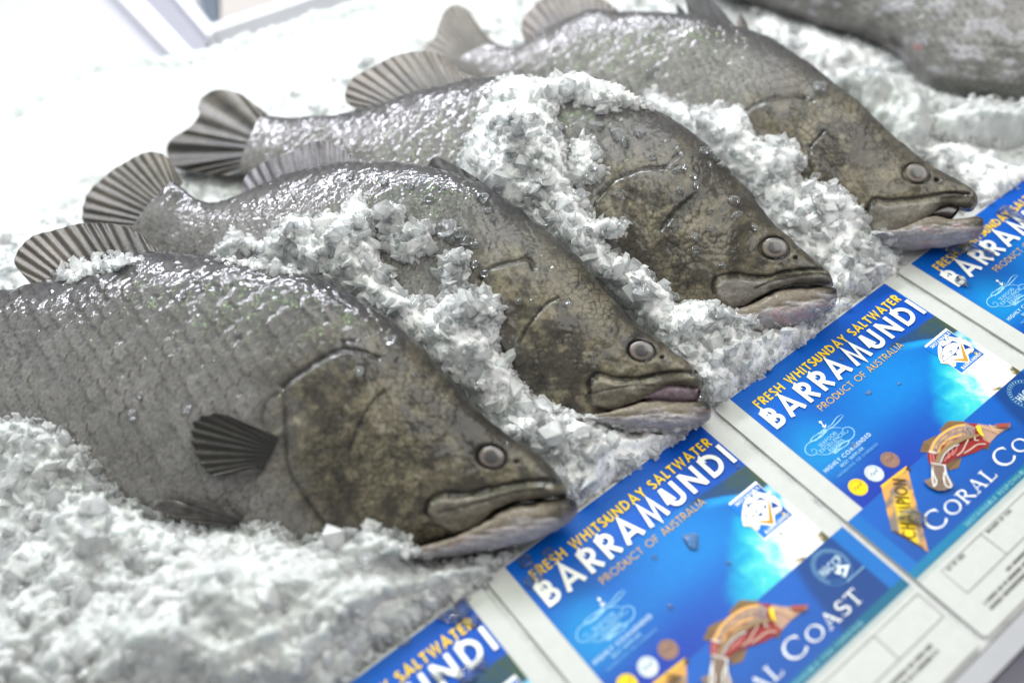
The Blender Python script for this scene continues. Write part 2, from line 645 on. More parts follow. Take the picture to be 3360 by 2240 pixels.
    back, flank, belly = lin(50, 49, 51), lin(130, 127, 125), lin(156, 151, 145)
    C0n = fbm(al * 16, gl * 16, seed + 6, 5)
    w1 = sstep(0.04, 0.56, lat)[..., None]
    w2 = sstep(0.62, 0.98, lat)[..., None]
    C = back * (1 - w1) + flank * w1
    C = C * (1 - w2) + belly * w2
    C = C * (0.84 + 0.32 * C0n)[..., None] * (0.86 + 0.28 * I[..., None])
    ev = sstep(0.35, 0.6, fbm(al * 6, gl * 6, seed + 8, 3)) * 0.7 + 0.3
    C = C * (1 - 0.78 * (E * body * ev)[..., None]) + lin(190, 172, 146) * (0.50 * ev * body * sstep(0.78, 1.05, H) * (1 - E))[..., None]  # scale relief put into the colour: shaded gaps, lit free edges
    hc1, hc2, hc3 = lin(114, 106, 88), lin(74, 69, 61), lin(156, 146, 120)
    m1 = fbm(px[..., 0] / 150, px[..., 1] / 150, seed + 31, 4)
    m2 = fbm(px[..., 0] / 34, px[..., 1] / 30, seed + 33, 4)
    mixv = sstep(0.40, 0.62, 0.55 * m1 + 0.45 * m2)[..., None]
    HC = hc2 * (1 - mixv) + hc1 * mixv
    pal = (sstep(0.52, 0.66, 0.4 * fbm(px[..., 0] / 110, px[..., 1] / 110, seed + 37, 3) + 0.6 * m2) * sstep(0.15, 0.6, lat))[..., None]
    HC = HC * (1 - 0.45 * pal) + hc3 * 0.45 * pal
    HC = HC * (0.24 + 0.76 * sstep(0.02, 0.25, lat))[..., None]
    HC = HC * (1 - 0.58 * (chk * crack)[..., None])
    HC = HC * (1 - 0.28 * snout * (1 - sstep(0.2, 0.7, lat)))[..., None]
    C = C * (1 - headc[..., None]) + HC * headc[..., None]
    spk = sstep(0.60, 0.68, fbm(px[..., 0] / 9, px[..., 1] / 9, seed + 51, 2)) * sstep(0.5, 0.62, m1)
    C = C * (1 - 0.35 * spk[..., None])
    if 'dots' in spec:
        for (dx, dy, dr, dk) in spec['dots']:
            d = np.hypot(px[..., 0] - dx, px[..., 1] - dy) / dr * (0.7 + 0.6 * m2)
            dark = np.maximum(dark, dk * sstep(1.1, 0.4, d))
    for pg, wd, up, tone in spec.get('plates', []):
        m = inside(px, pg)
        d = seg_dist(px, pg, True)
        k = (sstep(-2, 8, np.where(m, d, -d)) * 0.75)[..., None]
        rear = sstep(60, 230, np.hypot(px[..., 0] - spec['nose'][0], px[..., 1] - spec['nose'][1]))[..., None]
        tn = (lin(*tone) * (0.75 + 0 * rear) * (1 - rear) + lin(tone[0] + 26, tone[1] + 26, tone[2] + 28) * rear) * (0.35 + 1.0 * fbm(px[..., 0] / 40, px[..., 1] / 14, seed + 61, 4))[..., None]
        C = C * (1 - k) + tn * k
    C = C * 0.76 * (1 - 0.88 * np.clip(dark, 0, 1))[..., None]
    nseg = grid_faces(len(u), nr, True)
    F = [nseg]
    V = P.reshape(-1, 3)
    bodyo = mesh_obj('body', V, F, M_SKIN, root, C.reshape(-1, 3), fattr={'wetness': 1 - sstep(0.35, 0.95, headc) * 0.5})
    fi = grid_faces(len(u), nv)
    Pf = P[:, :nv]
    bvh = BVHTree.FromPolygons([tuple(p) for p in Pf[::2, ::2].reshape(-1, 3)],
                               [tuple(f) for f in grid_faces(*Pf[::2, ::2].shape[:2])])
    FISH_BVH[key] = [bvh]

    def wof(x, y, default=0.08):
        h = bvh.ray_cast(Vector(CAM), Vector(ray(x, y)).normalized())
        return float((np.array(h[0]) - fr.N) @ fr.n) if h[0] is not None else default

    # lower jaw
    j = spec['jaw']
    uj = np.linspace(0, 1, 110) ** 1.2
    tw = j.get('t', (0.045, 0.085, 0.115, 0.13))

    def tj(u, h):
        return np.interp(u, [0, 0.25, 0.6, 1], tw) * np.clip(u / 0.05, 0, 1) ** 0.5

    J, _ = loft(fr, j['D'], j['V'], uj, tj, 64, 20)
    jp = to_px(J)
    s = np.r_[np.linspace(0, 1, 64), np.linspace(1, 0, 20)][None, :] + 0 * J[..., 0]
    lipc, sidec, undc = lin(36, 33, 31), lin(112, 103, 90), lin(162, 157, 160)
    jn = fbm(jp[..., 0] / 46, jp[..., 1] / 13, seed + 71, 4)
    k1 = sstep(0.08, 0.30, s + 0.3 * (jn - 0.5))[..., None]
    k2 = sstep(0.42, 0.66, s + 0.45 * (jn - 0.5))[..., None]
    JC = (lipc * (1 - k1) + sidec * k1) * (1 - k2) + undc * k2
    tip = (sstep(0.24, 0.04, uj)[:, None] * (1 - 0.5 * k2[..., 0]))[..., None]
    JC = JC * (1 - tip) + lin(30, 28, 31) * tip
    JC = JC * (0.72 + 0.55 * fbm(jp[..., 0] / 22, jp[..., 1] / 9, seed + 73, 4))[..., None]
    red = (sstep(0.55, 0.72, fbm(jp[..., 0] / 60, jp[..., 1] / 30, seed + 77, 3)) * 0.35 * k2[..., 0])[..., None]
    JC = JC * (1 - red) + lin(176, 122, 120) * red
    du = np.gradient(J, axis=0)
    dv = np.roll(J, -1, 1) - np.roll(J, 1, 1)
    Nj = np.cross(dv, du)
    Nj /= np.linalg.norm(Nj, axis=-1, keepdims=True) + 1e-12
    if (Nj[50, 32] @ fr.n) < 0:
        Nj = -Nj
    ridge = np.sin(s * 19 + 2.5 * jn) * 0.0022 * sstep(0.05, 0.3, uj)[:, None] + (jn - 0.5) * 0.008
    J = J + Nj * ridge[..., None]
    mesh_obj('lower_jaw', J.reshape(-1, 3), grid_faces(110, 84, True), M_SKIN, root, JC.reshape(-1, 3))
    FISH_BVH[key].append(BVHTree.FromPolygons([tuple(p) for p in J[:, :64].reshape(-1, 3)], [tuple(f) for f in grid_faces(110, 64)]))
    # inside of an open mouth
    if 'mouth' in spec:
        mo = spec['mouth']
        um = np.linspace(0, 1, 40)
        Q, _ = loft(fr, mo['D'], mo['V'], um, lambda u, h: np.full(len(u), mo['t']), 24, 8)
        qp = to_px(Q)
        qn = fbm(qp[..., 0] / 16, qp[..., 1] / 12, seed + 81, 4)[..., None]
        mesh_obj('mouth_lining', Q.reshape(-1, 3), grid_faces(40, 32, True), M_MOUTH, root,
                 (lin(*mo['c1']) * (1 - qn) + lin(*mo['c2']) * qn).reshape(-1, 3))
    # eye
    depth = wof(ex, ey) + 0.004
    erx, ery = erx * 0.92, ery * 0.92
    rr = np.r_[np.linspace(0, 1, 34)]
    ph = np.linspace(0, 2 * np.pi, 72, endpoint=False)
    R, A = np.meshgrid(rr, ph, indexing='ij')
    lx, ly = R * np.cos(A) * erx, R * np.sin(A) * ery
    gx, gy = ex + lx * cr - ly * sr, ey + lx * sr + ly * cr
    rad = erx / FPX * 3.4
    E3 = fr.at(np.stack([gx, gy], -1), depth + 0.012) + fr.n * (0.32 * rad * (np.sqrt(np.clip(1 - (R * 0.94) ** 2, 0, 1)) - 0.34))[..., None]
    iris = lin(92, 86, 83) * np.ones(R.shape + (1,))
    iris = iris * (0.8 + 0.4 * vnoise(A * 9, R * 7, seed))[..., None]
    rim = sstep(0.84, 0.97, R)[..., None]
    warm = (sstep(0.55, 0.72, R) * sstep(0.92, 0.78, R) * (0.5 - 0.5 * np.sin(A + 2.6)))[..., None]
    EC = iris * (1 - warm) + lin(122, 104, 92) * warm
    EC = EC * (1 - rim) + lin(62, 58, 58) * rim
    eyeo = mesh_obj('eye', E3.reshape(-1, 3), grid_faces(34, 72, True), M_EYE, root, EC.reshape(-1, 3))
    pr = 0.53
    R2, A2 = np.meshgrid(np.linspace(0, 1, 14), np.linspace(0, 2 * np.pi, 48, endpoint=False), indexing='ij')
    lx, ly = R2 * pr * np.cos(A2) * erx * 0.92, R2 * pr * np.sin(A2) * ery * 1.05
    gx, gy = ex + lx * cr - ly * sr + erx * 0.05, ey + lx * sr + ly * cr
    rq = R2 * pr
    Pu = fr.at(np.stack([gx, gy], -1), depth + 0.0145) + fr.n * (0.32 * rad * (np.sqrt(np.clip(1 - (rq * 0.94) ** 2, 0, 1)) - 0.34))[..., None]
    pc = lin(60, 57, 57) * np.ones(R2.shape + (1,)) * (0.9 + 0.25 * vnoise(gx / 8, gy / 8, seed))[..., None]
    edge = sstep(0.82, 0.98, R2)[..., None]
    pc = pc * (1 - 0.35 * edge)
    mesh_obj('pupil', Pu.reshape(-1, 3), grid_faces(14, 48, True), M_EYE, eyeo, pc.reshape(-1, 3))

    # fins: base line, outer line, offset from the middle plane at base and tip, number of rays
    for fn in spec['fins']:
        nA, nB = 46, 220
        base, tip = curve(fn['base'], nB, fn.get('sb', True)), curve(fn['tip'], nB, True)
        r = np.linspace(0, 1, nA)[:, None, None]
        if 'bow' in fn:
            b = np.array(fn['bow'])[None, None]
            pxl = base * (1 - r) + tip * r + b * (4 * r * (1 - r))
        else:
            pxl = base * (1 - r) + tip * r
        q = np.linspace(0, 1, nB)[None, :]
        rays = fn['rays'] * (1.5 if fn['rays'] > 4 else 1)
        ph_ = rays * q + 0.35 * np.sin(5 * q + seed) + 0.16 * np.sin(17 * q + 2 * seed)
        wv = np.sin(2 * np.pi * ph_) * (0.45 + 0.9 * vnoise(q * 9, 0 * q, seed + 17))
        fold = fn.get('fold', 0.010) * (0.35 if fn['name'] == 'caudal_fin' else 0.5)
        rq = r[..., 0]
        w0, w1 = fn['w'][-2:]
        if fn['w'][0] == 's':                         # lies on the skin
            sk = np.array([[wof(*pxl[i, j]) for j in (0, nB // 4, nB // 2, 3 * nB // 4, nB - 1)] for i in (0, nA // 2, nA - 1)])
            sk = np.stack([np.interp(np.linspace(0, 1, nB), np.linspace(0, 1, 5), r_) for r_ in sk])
            sk = np.stack([np.interp(np.linspace(0, 1, nA), [0, 0.5, 1], sk[:, j]) for j in range(nB)], 1)
            w = sk + w0 * (1 - rq) + w1 * rq
        else:
            w = w0 * (1 - rq) + w1 * rq + 0 * q
        w = w + fold * wv * (0.15 + 0.85 * rq) + fold * 1.6 * (vnoise(q * 6 + 0 * rq, rq * 2, seed + 3) - 0.5) * rq
        jag = fn.get('jag', 0.018)
        pxl = pxl + (tip - base)[None] * (jag * rq ** 3 * (0.25 * wv + 1.2 * (vnoise(q * 7, 0 * q, seed + 23) - 0.5) + vnoise(q * rays * 0.7, 0 * q, seed) - 0.8))[..., None]
        X = fr.at(pxl, w)
        thick = 0.006
        B = fr.at(pxl, w - thick)
        c1, c2 = lin(*fn.get('c1', (84, 77, 70))), lin(*fn.get('c2', (112, 103, 93)))
        fr_ = np.abs(np.mod(ph_, 1.0) - 0.5)
        line = np.exp(-(fr_ / 0.13) ** 2) * (0.4 + 0.9 * vnoise(q * 14, 0 * q, seed + 18))
        kk = 0.62 - 0.42 * line * (0.35 + 0.65 * rq) + 0.9 * (fbm(pxl[..., 0] / 30, pxl[..., 1] / 30, seed + 91, 3) - 0.5)
        kk = np.clip(kk, 0, 1)[..., None]
        FC = c1 * (1 - kk) + c2 * kk
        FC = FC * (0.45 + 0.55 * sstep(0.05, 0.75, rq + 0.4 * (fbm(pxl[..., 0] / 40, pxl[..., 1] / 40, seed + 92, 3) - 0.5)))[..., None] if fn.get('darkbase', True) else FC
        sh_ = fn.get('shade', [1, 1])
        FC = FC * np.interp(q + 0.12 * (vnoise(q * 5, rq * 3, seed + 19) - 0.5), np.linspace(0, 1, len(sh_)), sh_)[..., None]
        # fine striations along the rays
        FC = FC * (0.62 + 0.70 * vnoise(q * rays * 4 + 0 * rq, rq * 3, seed + 95))[..., None]
        G = np.concatenate([X, B[::-1]], 0)            # front sheet, tip, rear sheet
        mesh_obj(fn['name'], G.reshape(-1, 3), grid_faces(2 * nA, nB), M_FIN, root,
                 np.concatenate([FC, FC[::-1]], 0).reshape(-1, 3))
        if fn['name'] in ('caudal_fin', 'soft_dorsal_fin'):
            FISH_BVH[key].append(BVHTree.FromPolygons([tuple(p) for p in X[::3, ::4].reshape(-1, 3)],
                                                      [tuple(f) for f in grid_faces(*X[::3, ::4].shape[:2])]))
    return root, fr

FISH = {}
FISH['first'] = dict(gn=12,
    nose=(1859, 1621), tail=(-430, 1010), zn=0.15, zt=0.30, uh=0.35, snout=430, scale=0.058, samp=0.0080,
    D=[(1859, 1620), (1852, 1588), (1810, 1534), (1747, 1482), (1678, 1436), (1603, 1379), (1540, 1316), (1460, 1224), (1374, 1132),
       (1288, 1052), (1202, 993), (1100, 935), (1000, 893), (900, 868), (780, 852), (702, 845), (596, 840), (533, 835), (400, 868),
       (260, 905), (126, 937), (60, 950), (0, 948), (-150, 930), (-320, 910), (-420, 900)],
    V=[(1859, 1622), (1776, 1640), (1695, 1652), (1632, 1685), (1563, 1740), (1480, 1775), (1400, 1800), (1250, 1815), (1100, 1808),
       (900, 1790), (700, 1755), (500, 1705), (300, 1640), (100, 1560), (-100, 1465), (-300, 1330), (-420, 1200)],
    headpoly=[(1242, 1172), (1200, 1152), (1133, 1149), (1075, 1166), (1001, 1212), (926, 1264), (934, 1344), (938, 1459), (949, 1545),
              (989, 1614), (1041, 1689), (1087, 1740), (1110, 1850), (1500, 1950), (2000, 1800), (1950, 1500), (1650, 1330), (1440, 1120)],
    grooves=[([(1242, 1176), (1190, 1158), (1133, 1150), (1075, 1168), (1001, 1214), (926, 1268)], 9, 0.014, 0.95),
             ([(1130, 1150), (1122, 1132), (1142, 1120), (1165, 1124)], 7, 0.008, 0.8),
             ([(926, 1268), (934, 1344), (938, 1459), (949, 1545), (989, 1614), (1041, 1689), (1087, 1740)], 8, 0.012, 0.80),
             ([(1259, 1281), (1213, 1333), (1167, 1413), (1144, 1482)], 5, 0.007, 0.85),
             ([(926, 1282), (880, 1308), (862, 1345), (856, 1382), (866, 1400)], 5, 0.006, 0.75),
             ([(1397, 1690), (1397, 1660), (1420, 1631), (1460, 1617), (1535, 1620), (1603, 1603), (1690, 1585), (1776, 1574), (1835, 1578)], 8, 0.012, 0.95),
             ([(1440, 1680), (1520, 1660), (1600, 1640), (1690, 1612), (1790, 1602)], 6, 0.006, 0.6),
             ([(1100, 1560), (1130, 1640), (1180, 1720)], 9, 0.005, 0.3)],
    plates=[([(1399, 1680), (1407, 1652), (1440, 1633), (1500, 1634), (1603, 1618), (1690, 1598), (1776, 1588), (1850, 1600), (1852, 1618),
              (1776, 1634), (1690, 1648), (1621, 1678), (1563, 1728), (1489, 1754), (1430, 1722)], 9, 0.014, (116, 108, 92))],
    eye=(1612, 1499, 49, 38, 12), nostril=(1695, 1513),
    dots=[(1560, 1470, 34, 0.55), (1380, 1430, 60, 0.28), (1480, 1390, 55, 0.3), (1340, 1500, 45, 0.3)],
    jaw=dict(D=[(1893, 1665), (1885, 1640), (1855, 1630), (1776, 1643), (1695, 1656), (1632, 1688), (1540, 1745), (1400, 1795)],
             V=[(1893, 1667), (1888, 1694), (1833, 1735), (1747, 1769), (1632, 1797), (1489, 1824), (1374, 1838), (1260, 1840)]),
    fins=[dict(name='soft_dorsal_fin', base=[(540, 838), (430, 872), (260, 915), (120, 945)],
               tip=[(505, 805), (449, 760), (379, 734), (267, 732), (175, 753), (105, 777), (60, 822), (50, 868), (100, 930)], w=(0.0, -0.03), rays=10, shade=[.4, .38, .5, .85, 1.05, 1.05]),
          dict(name='pectoral_fin', base=[(915, 1432), (890, 1490), (858, 1546)],
               tip=[(800, 1386), (715, 1352), (650, 1366), (628, 1392), (622, 1440), (630, 1490), (662, 1532), (702, 1560), (768, 1552), (845, 1550)],
               w=('s', 0.012, 0.030), rays=9, c1=(18, 17, 17), c2=(58, 49, 41), fold=0.004, jag=0.05, shade=[.75, .5, .6, .8, .6]),
          dict(name='pelvic_fin', base=[(800, 1700), (775, 1722)], tip=[(753, 1676), (638, 1651), (548, 1642), (505, 1667), (574, 1694), (702, 1726)],
               w=('s', 0.015, 0.035), rays=3, c1=(30, 28, 28), c2=(112, 104, 100), fold=0.008)])
FISH['second'] = dict(gn=11,
    nose=(2308, 1265), tail=(480, 680), zn=0.14, zt=0.28, uh=0.37, snout=340,
    D=[(2308, 1264), (2306, 1238), (2289, 1218), (2258, 1187), (2220, 1160), (2174, 1118), (2124, 1084), (2078, 1049), (2029, 992),
       (1983, 942), (1941, 895), (1900, 842), (1844, 795), (1755, 727), (1706, 688), (1650, 649), (1589, 608), (1500, 574), (1396, 552),
       (1319, 542), (1180, 540), (1080, 550), (980, 570), (880, 604), (792, 642), (740, 660), (689, 666), (640, 652), (600, 622), (575, 600)],
    V=[(2308, 1266), (2292, 1278), (2250, 1270), (2193, 1270), (2155, 1287), (2125, 1312), (2059, 1337), (2006, 1362), (1950, 1394), (1800, 1388), (1650, 1347),
       (1500, 1295), (1300, 1225), (1100, 1140), (900, 1040), (750, 950), (600, 870), (500, 815), (430, 775)],
    headpoly=[(1760, 880), (1733, 848), (1690, 856), (1650, 865), (1606, 881), (1560, 930), (1570, 1000), (1600, 1080), (1661, 1164),
              (1692, 1237), (1761, 1313), (1800, 1420), (2100, 1480), (2450, 1400), (2400, 1200), (2150, 1040), (1950, 860), (1850, 790)],
    grooves=[([(1752, 882), (1735, 850), (1690, 858), (1650, 866), (1606, 884), (1575, 915)], 8, 0.013, 0.95),
             ([(1733, 850), (1728, 836), (1745, 828)], 6, 0.006, 0.8),
             ([(1575, 915), (1562, 960), (1572, 1010), (1600, 1080), (1661, 1166), (1692, 1237), (1750, 1300)], 7, 0.011, 0.75),
             ([(1830, 976), (1791, 999), (1753, 1042), (1722, 1084), (1701, 1126)], 5, 0.008, 0.95),
             ([(1936, 1290), (1930, 1262), (1940, 1236), (1968, 1225), (2021, 1240), (2098, 1241), (2155, 1229), (2212, 1221), (2285, 1216)], 7, 0.013, 0.95),
             ([(1945, 1290), (2000, 1275), (2070, 1265), (2140, 1262)], 5, 0.006, 0.6)],
    plates=[([(1935, 1275), (1947, 1248), (1975, 1240), (2021, 1254), (2098, 1254), (2155, 1242), (2212, 1233), (2280, 1229), (2306, 1245),
              (2302, 1275), (2250, 1267), (2193, 1267), (2155, 1284), (2128, 1304), (2059, 1330), (2006, 1352), (1944, 1330)], 8, 0.013, (122, 114, 98))],
    eye=(2105, 1151, 46, 35, 8), nostril=(2172, 1171),
    dots=[(2055, 1130, 26, 0.9), (2090, 1108, 26, 0.5), (1700, 1215, 30, 0.5), (1760, 1260, 50, 0.35), (1950, 1080, 40, 0.25)],
    jaw=dict(D=[(2335, 1346), (2316, 1319), (2274, 1319), (2212, 1317), (2151, 1311), (2100, 1326), (2020, 1352), (1940, 1375)],
             V=[(2335, 1348), (2327, 1375), (2289, 1401), (2231, 1416), (2155, 1420), (2059, 1412), (1983, 1404), (1900, 1395)]),
    mouth=dict(D=[(2300, 1262), (2250, 1256), (2190, 1258), (2120, 1296)], V=[(2285, 1322), (2250, 1328), (2180, 1326), (2120, 1320)],
               t=0.05, c1=(54, 34, 38), c2=(136, 118, 130)),
    fins=[dict(name='caudal_fin', base=[(600, 600), (540, 690), (440, 780)],
               tip=[(590, 582), (565, 539), (534, 505), (488, 496), (448, 511), (396, 539), (344, 580), (298, 620), (275, 666), (270, 723), (300, 765), (400, 795)],
               w=(0.0, 0.0), rays=13, fold=0.012, c1=(66, 62, 58), c2=(112, 104, 94), shade=[1.15, 1.05, .95, .8, .55, .5]),
          dict(name='soft_dorsal_fin', base=[(1180, 545), (1080, 556), (980, 576), (880, 608), (798, 645)],
               tip=[(1176, 530), (1125, 492), (1073, 464), (1021, 466), (947, 501), (861, 536), (808, 574), (792, 625)], w=(0.0, -0.02), rays=9,
               c1=(70, 66, 70), c2=(108, 102, 106)),
          dict(name='spiny_dorsal_fin', base=[(1592, 612), (1500, 580), (1420, 560)], tip=[(1578, 594), (1500, 545), (1429, 515), (1400, 548)],
               w=(0.0, 0.0), rays=4, c1=(44, 42, 46), c2=(70, 66, 68))])
FISH['third'] = dict(gn=9,
    nose=(2734, 936), tail=(820, 460), zn=0.15, zt=0.28, uh=0.35, snout=330,
    D=[(2734, 935), (2731, 920), (2712, 888), (2679, 860), (2633, 823), (2586, 781), (2548, 743), (2502, 687), (2469, 636), (2417, 584),
       (2371, 542), (2290, 462), (2171, 382), (2050, 328), (1900, 286), (1755, 262), (1606, 265), (1469, 284), (1338, 317), (1207, 360),
       (1100, 384), (1062, 387), (987, 391), (918, 386), (870, 378)],
    V=[(2734, 937), (2689, 942), (2595, 945), (2539, 960), (2492, 988), (2440, 1014), (2389, 1030), (2300, 1085), (2100, 1062), (1900, 1002),
       (1700, 922), (1500, 832), (1250, 722), (1000, 642), (880, 602), (790, 562)],
    headpoly=[(2260, 505), (2235, 505), (2213, 518), (2183, 548), (2082, 565), (2017, 589), (1960, 640), (1930, 720), (1950, 800), (2040, 900),
              (2150, 1100), (2500, 1200), (2850, 1050), (2800, 850), (2560, 690), (2400, 540)],
    grooves=[([(2225, 508), (2213, 518), (2183, 548), (2130, 552), (2082, 565), (2017, 592), (1965, 640)], 7, 0.012, 0.95),
             ([(2183, 548), (2215, 556), (2240, 570)], 6, 0.006, 0.7),
             ([(1965, 640), (1938, 710), (1950, 780), (2000, 860)], 7, 0.010, 0.6),
             ([(2285, 640), (2250, 668), (2219, 696), (2190, 728), (2165, 755)], 9, 0.009, 0.75),
             ([(2345, 962), (2338, 940), (2343, 921), (2361, 905), (2413, 898), (2478, 907), (2525, 907), (2572, 893), (2642, 884), (2705, 880)], 6, 0.012, 0.95),
             ([(2480, 945), (2530, 925), (2590, 912), (2650, 903), (2710, 900)], 5, 0.007, 0.75)],
    plates=[([(2346, 938), (2363, 919), (2413, 911), (2478, 920), (2525, 920), (2572, 907), (2642, 898), (2700, 896), (2731, 915), (2726, 934),
              (2640, 936), (2595, 940), (2539, 952), (2490, 978), (2440, 1006), (2389, 1010), (2351, 968)], 7, 0.012, (134, 128, 120))],
    eye=(2541, 813, 50, 36, 6), nostril=(2611, 844),
    dots=[(2500, 800, 16, 0.4), (2620, 850, 10, 0.5), (2360, 880, 20, 0.5)],
    jaw=dict(D=[(2747, 966), (2736, 946), (2689, 945), (2595, 951), (2539, 964), (2492, 992), (2420, 1022), (2340, 1045)],
             V=[(2747, 968), (2740, 996), (2712, 1024), (2665, 1047), (2595, 1070), (2502, 1088), (2400, 1098), (2320, 1094)]),
    fins=[dict(name='caudal_fin', base=[(890, 388), (830, 470), (790, 562)],
               tip=[(872, 370), (826, 335), (786, 306), (740, 294), (700, 297), (660, 321), (648, 352), (652, 372), (637, 396), (608, 425), (565, 450), (542, 494),
                    (574, 551), (666, 568), (757, 576)], w=(0.0, 0.0), rays=6, fold=0.026, c1=(60, 58, 56), c2=(116, 108, 98), shade=[1.15, 1.1, .95, .6, .42, .42, .5]),
          dict(name='soft_dorsal_fin', base=[(1600, 270), (1469, 290), (1338, 324), (1207, 368)],
               tip=[(1576, 259), (1517, 236), (1469, 196), (1433, 173), (1368, 167), (1290, 185), (1219, 220), (1165, 250), (1136, 292), (1134, 333), (1180, 365)],
               w=(0.0, -0.03), rays=11)])
FISH['fourth'] = dict(gn=9,
    nose=(3204, 673), tail=(1540, 150), zn=0.17, zt=0.28, uh=0.37, snout=300,
    D=[(3204, 672), (3202, 649), (3176, 620), (3118, 580), (3061, 545), (3004, 505), (2946, 459), (2889, 408), (2820, 339), (2751, 287),
       (2688, 235), (2613, 184), (2544, 143), (2453, 105), (2410, 92), (2320, 64), (2231, 54), (2142, 48), (2029, 48), (1933, 42), (1814, 90),
       (1731, 148), (1670, 158), (1625, 148)],
    V=[(3204, 674), (3190, 687), (3155, 685), (3118, 676), (3085, 685), (3056, 714), (2975, 767), (2900, 793), (2800, 778), (2650, 715), (2450, 622),
       (2250, 532), (2050, 442), (1850, 372), (1650, 302), (1560, 262), (1480, 218)],
    headpoly=[(2690, 330), (2660, 316), (2642, 321), (2613, 313), (2544, 324), (2487, 344), (2447, 366), (2430, 430), (2450, 520), (2550, 640),
              (2700, 850), (2950, 880), (3300, 800), (3260, 620), (3000, 460), (2800, 290)],
    grooves=[([(2642, 322), (2613, 313), (2544, 324), (2487, 344), (2447, 366)], 8, 0.012, 0.92),
             ([(2640, 322), (2668, 334)], 6, 0.006, 0.6),
             ([(2447, 366), (2432, 430), (2455, 520), (2520, 610)], 7, 0.010, 0.6),
             ([(2522, 362), (2517, 372), (2526, 386)], 4, 0.004, 0.8),
             ([(2705, 428), (2680, 455), (2659, 482)], 4, 0.007, 0.95),
             ([(2848, 760), (2838, 730), (2842, 700), (2849, 672), (2872, 651), (2912, 657), (3004, 649), (3090, 637), (3180, 636)], 6, 0.012, 0.95)],
    plates=[([(2846, 706), (2853, 680), (2880, 664), (2912, 671), (3004, 663), (3090, 651), (3187, 650), (3202, 668), (3187, 687), (3118, 674),
              (3080, 684), (3052, 708), (2975, 760), (2900, 773), (2862, 760), (2845, 730)], 7, 0.012, (126, 120, 108))],
    eye=(3006, 568, 45, 33, 10), nostril=(3074, 586),
    dots=[(2955, 545, 16, 0.6), (2910, 520, 12, 0.8), (2940, 590, 10, 0.7), (2865, 662, 24, 0.9)],
    jaw=dict(D=[(3226, 738), (3215, 721), (3193, 717), (3118, 727), (3061, 718), (3000, 747), (2950, 777), (2900, 788)],
             V=[(3226, 742), (3225, 760), (3199, 782), (3118, 800), (3032, 809), (2935, 811), (2880, 805), (2850, 800)]),
    mouth=dict(D=[(3150, 684), (3118, 676), (3085, 684), (3050, 708)], V=[(3110, 728), (3090, 728), (3070, 724), (3050, 720)], t=0.04,
               c1=(24, 20, 20), c2=(58, 46, 44)),
    fins=[dict(name='caudal_fin', base=[(1650, 152), (1570, 185), (1490, 220)],
               tip=[(1620, 140), (1588, 107), (1558, 65), (1529, 26), (1493, 15), (1457, 36), (1439, 77), (1421, 125), (1390, 164), (1430, 212)],
               w=(0.0, 0.0), rays=12, fold=0.008),
          dict(name='soft_dorsal_fin', base=[(2029, 54), (1933, 46), (1814, 96), (1731, 154)],
               tip=[(2029, 35), (1981, 0), (1900, -25), (1830, -22), (1773, 0), (1737, 30), (1714, 65), (1711, 101), (1722, 142)], w=(0.0, -0.03), rays=10),
          dict(name='spiny_dorsal_fin', base=[(2412, 96), (2320, 70), (2262, 60)], tip=[(2408, 82), (2380, 48), (2338, 0), (2290, -40), (2250, -20), (2256, 40)],
               w=(0.0, 0.0), rays=4, c1=(40, 40, 46), c2=(74, 72, 76), jag=0.12, shade=[.6, .6]),
          dict(name='dorsal_spine', base=[(2462, 110), (2430, 98)], tip=[(2452, 78), (2428, 44), (2416, 80)], w=(0.0, 0.0), rays=2, c1=(60, 56, 58), c2=(110, 100, 98)),
          dict(name='dorsal_spine', base=[(2260, 58), (2234, 56)], tip=[(2242, 32), (2219, 14), (2222, 44)], w=(0.0, 0.0), rays=2, c1=(50, 50, 54), c2=(80, 78, 80))])
LABELS = {
    'first': 'nearest whole barramundi with dark pectoral fin spread on its scaly flank, jaws shut',
    'second': 'whole barramundi with pinkish ice in its open mouth, just behind the nearest fish',
    'third': 'whole barramundi, jaws shut, with crushed ice heaped right over its middle',
    'fourth': 'farthest barramundi in the row, dark mouth gaping open over a blue card'}

for kseed, key in enumerate(('fourth', 'third', 'second', 'first')):
    build_fish(key, FISH[key], LABELS[key], 11 + 10 * kseed)

# the silver fish cut off by the top right corner
fr5 = Frame((3950, 340), 0.12, (2150, -160), 0.28, 32)
root5 = thing('silver_fish', 'large pale silver fish cut off by the top right corner, behind the row', 'fish', fr5.N)
u5 = np.linspace(0, 1, 260)
P5, _ = loft(fr5, [(3950, 335), (3860, 180), (3700, 50), (3400, -170), (3000, -330), (2600, -370), (2300, -300), (2150, -200)],
             [(3950, 340), (3850, 420), (3700, 430), (3500, 395), (3300, 362), (3150, 350), (3060, 318), (3000, 250), (2940, 172), (2831, 112),
              (2705, 80), (2602, 42), (2475, 2), (2300, -60), (2150, -120)], u5,
             lambda u, h: smoothed(h, 6) * 0.45 * np.clip(u / 0.03, 0, 1) ** 0.5, 160, 24)
p5 = to_px(P5)
al5 = u5[:, None] * fr5.len + 0 * P5[..., 0]
gl5 = np.cumsum(np.linalg.norm(np.diff(P5, axis=1, prepend=P5[:, :1]), axis=-1), axis=1)
H5, E5, I5 = scale_pattern(al5 / 0.036, gl5 / 0.042, 77)
P5 = P5 + fr5.n * ((H5 - 0.4) * 0.009 + (fbm(al5 * 5, gl5 * 5, 78, 3) - 0.5) * 0.03)[..., None]
s5 = np.r_[np.linspace(0, 1, 160), np.linspace(1, 0, 24)][None, :]
c5 = lin(76, 74, 80) * (1 - sstep(0.2, 0.6, s5))[..., None] + lin(112, 110, 107) * sstep(0.2, 0.6, s5)[..., None]
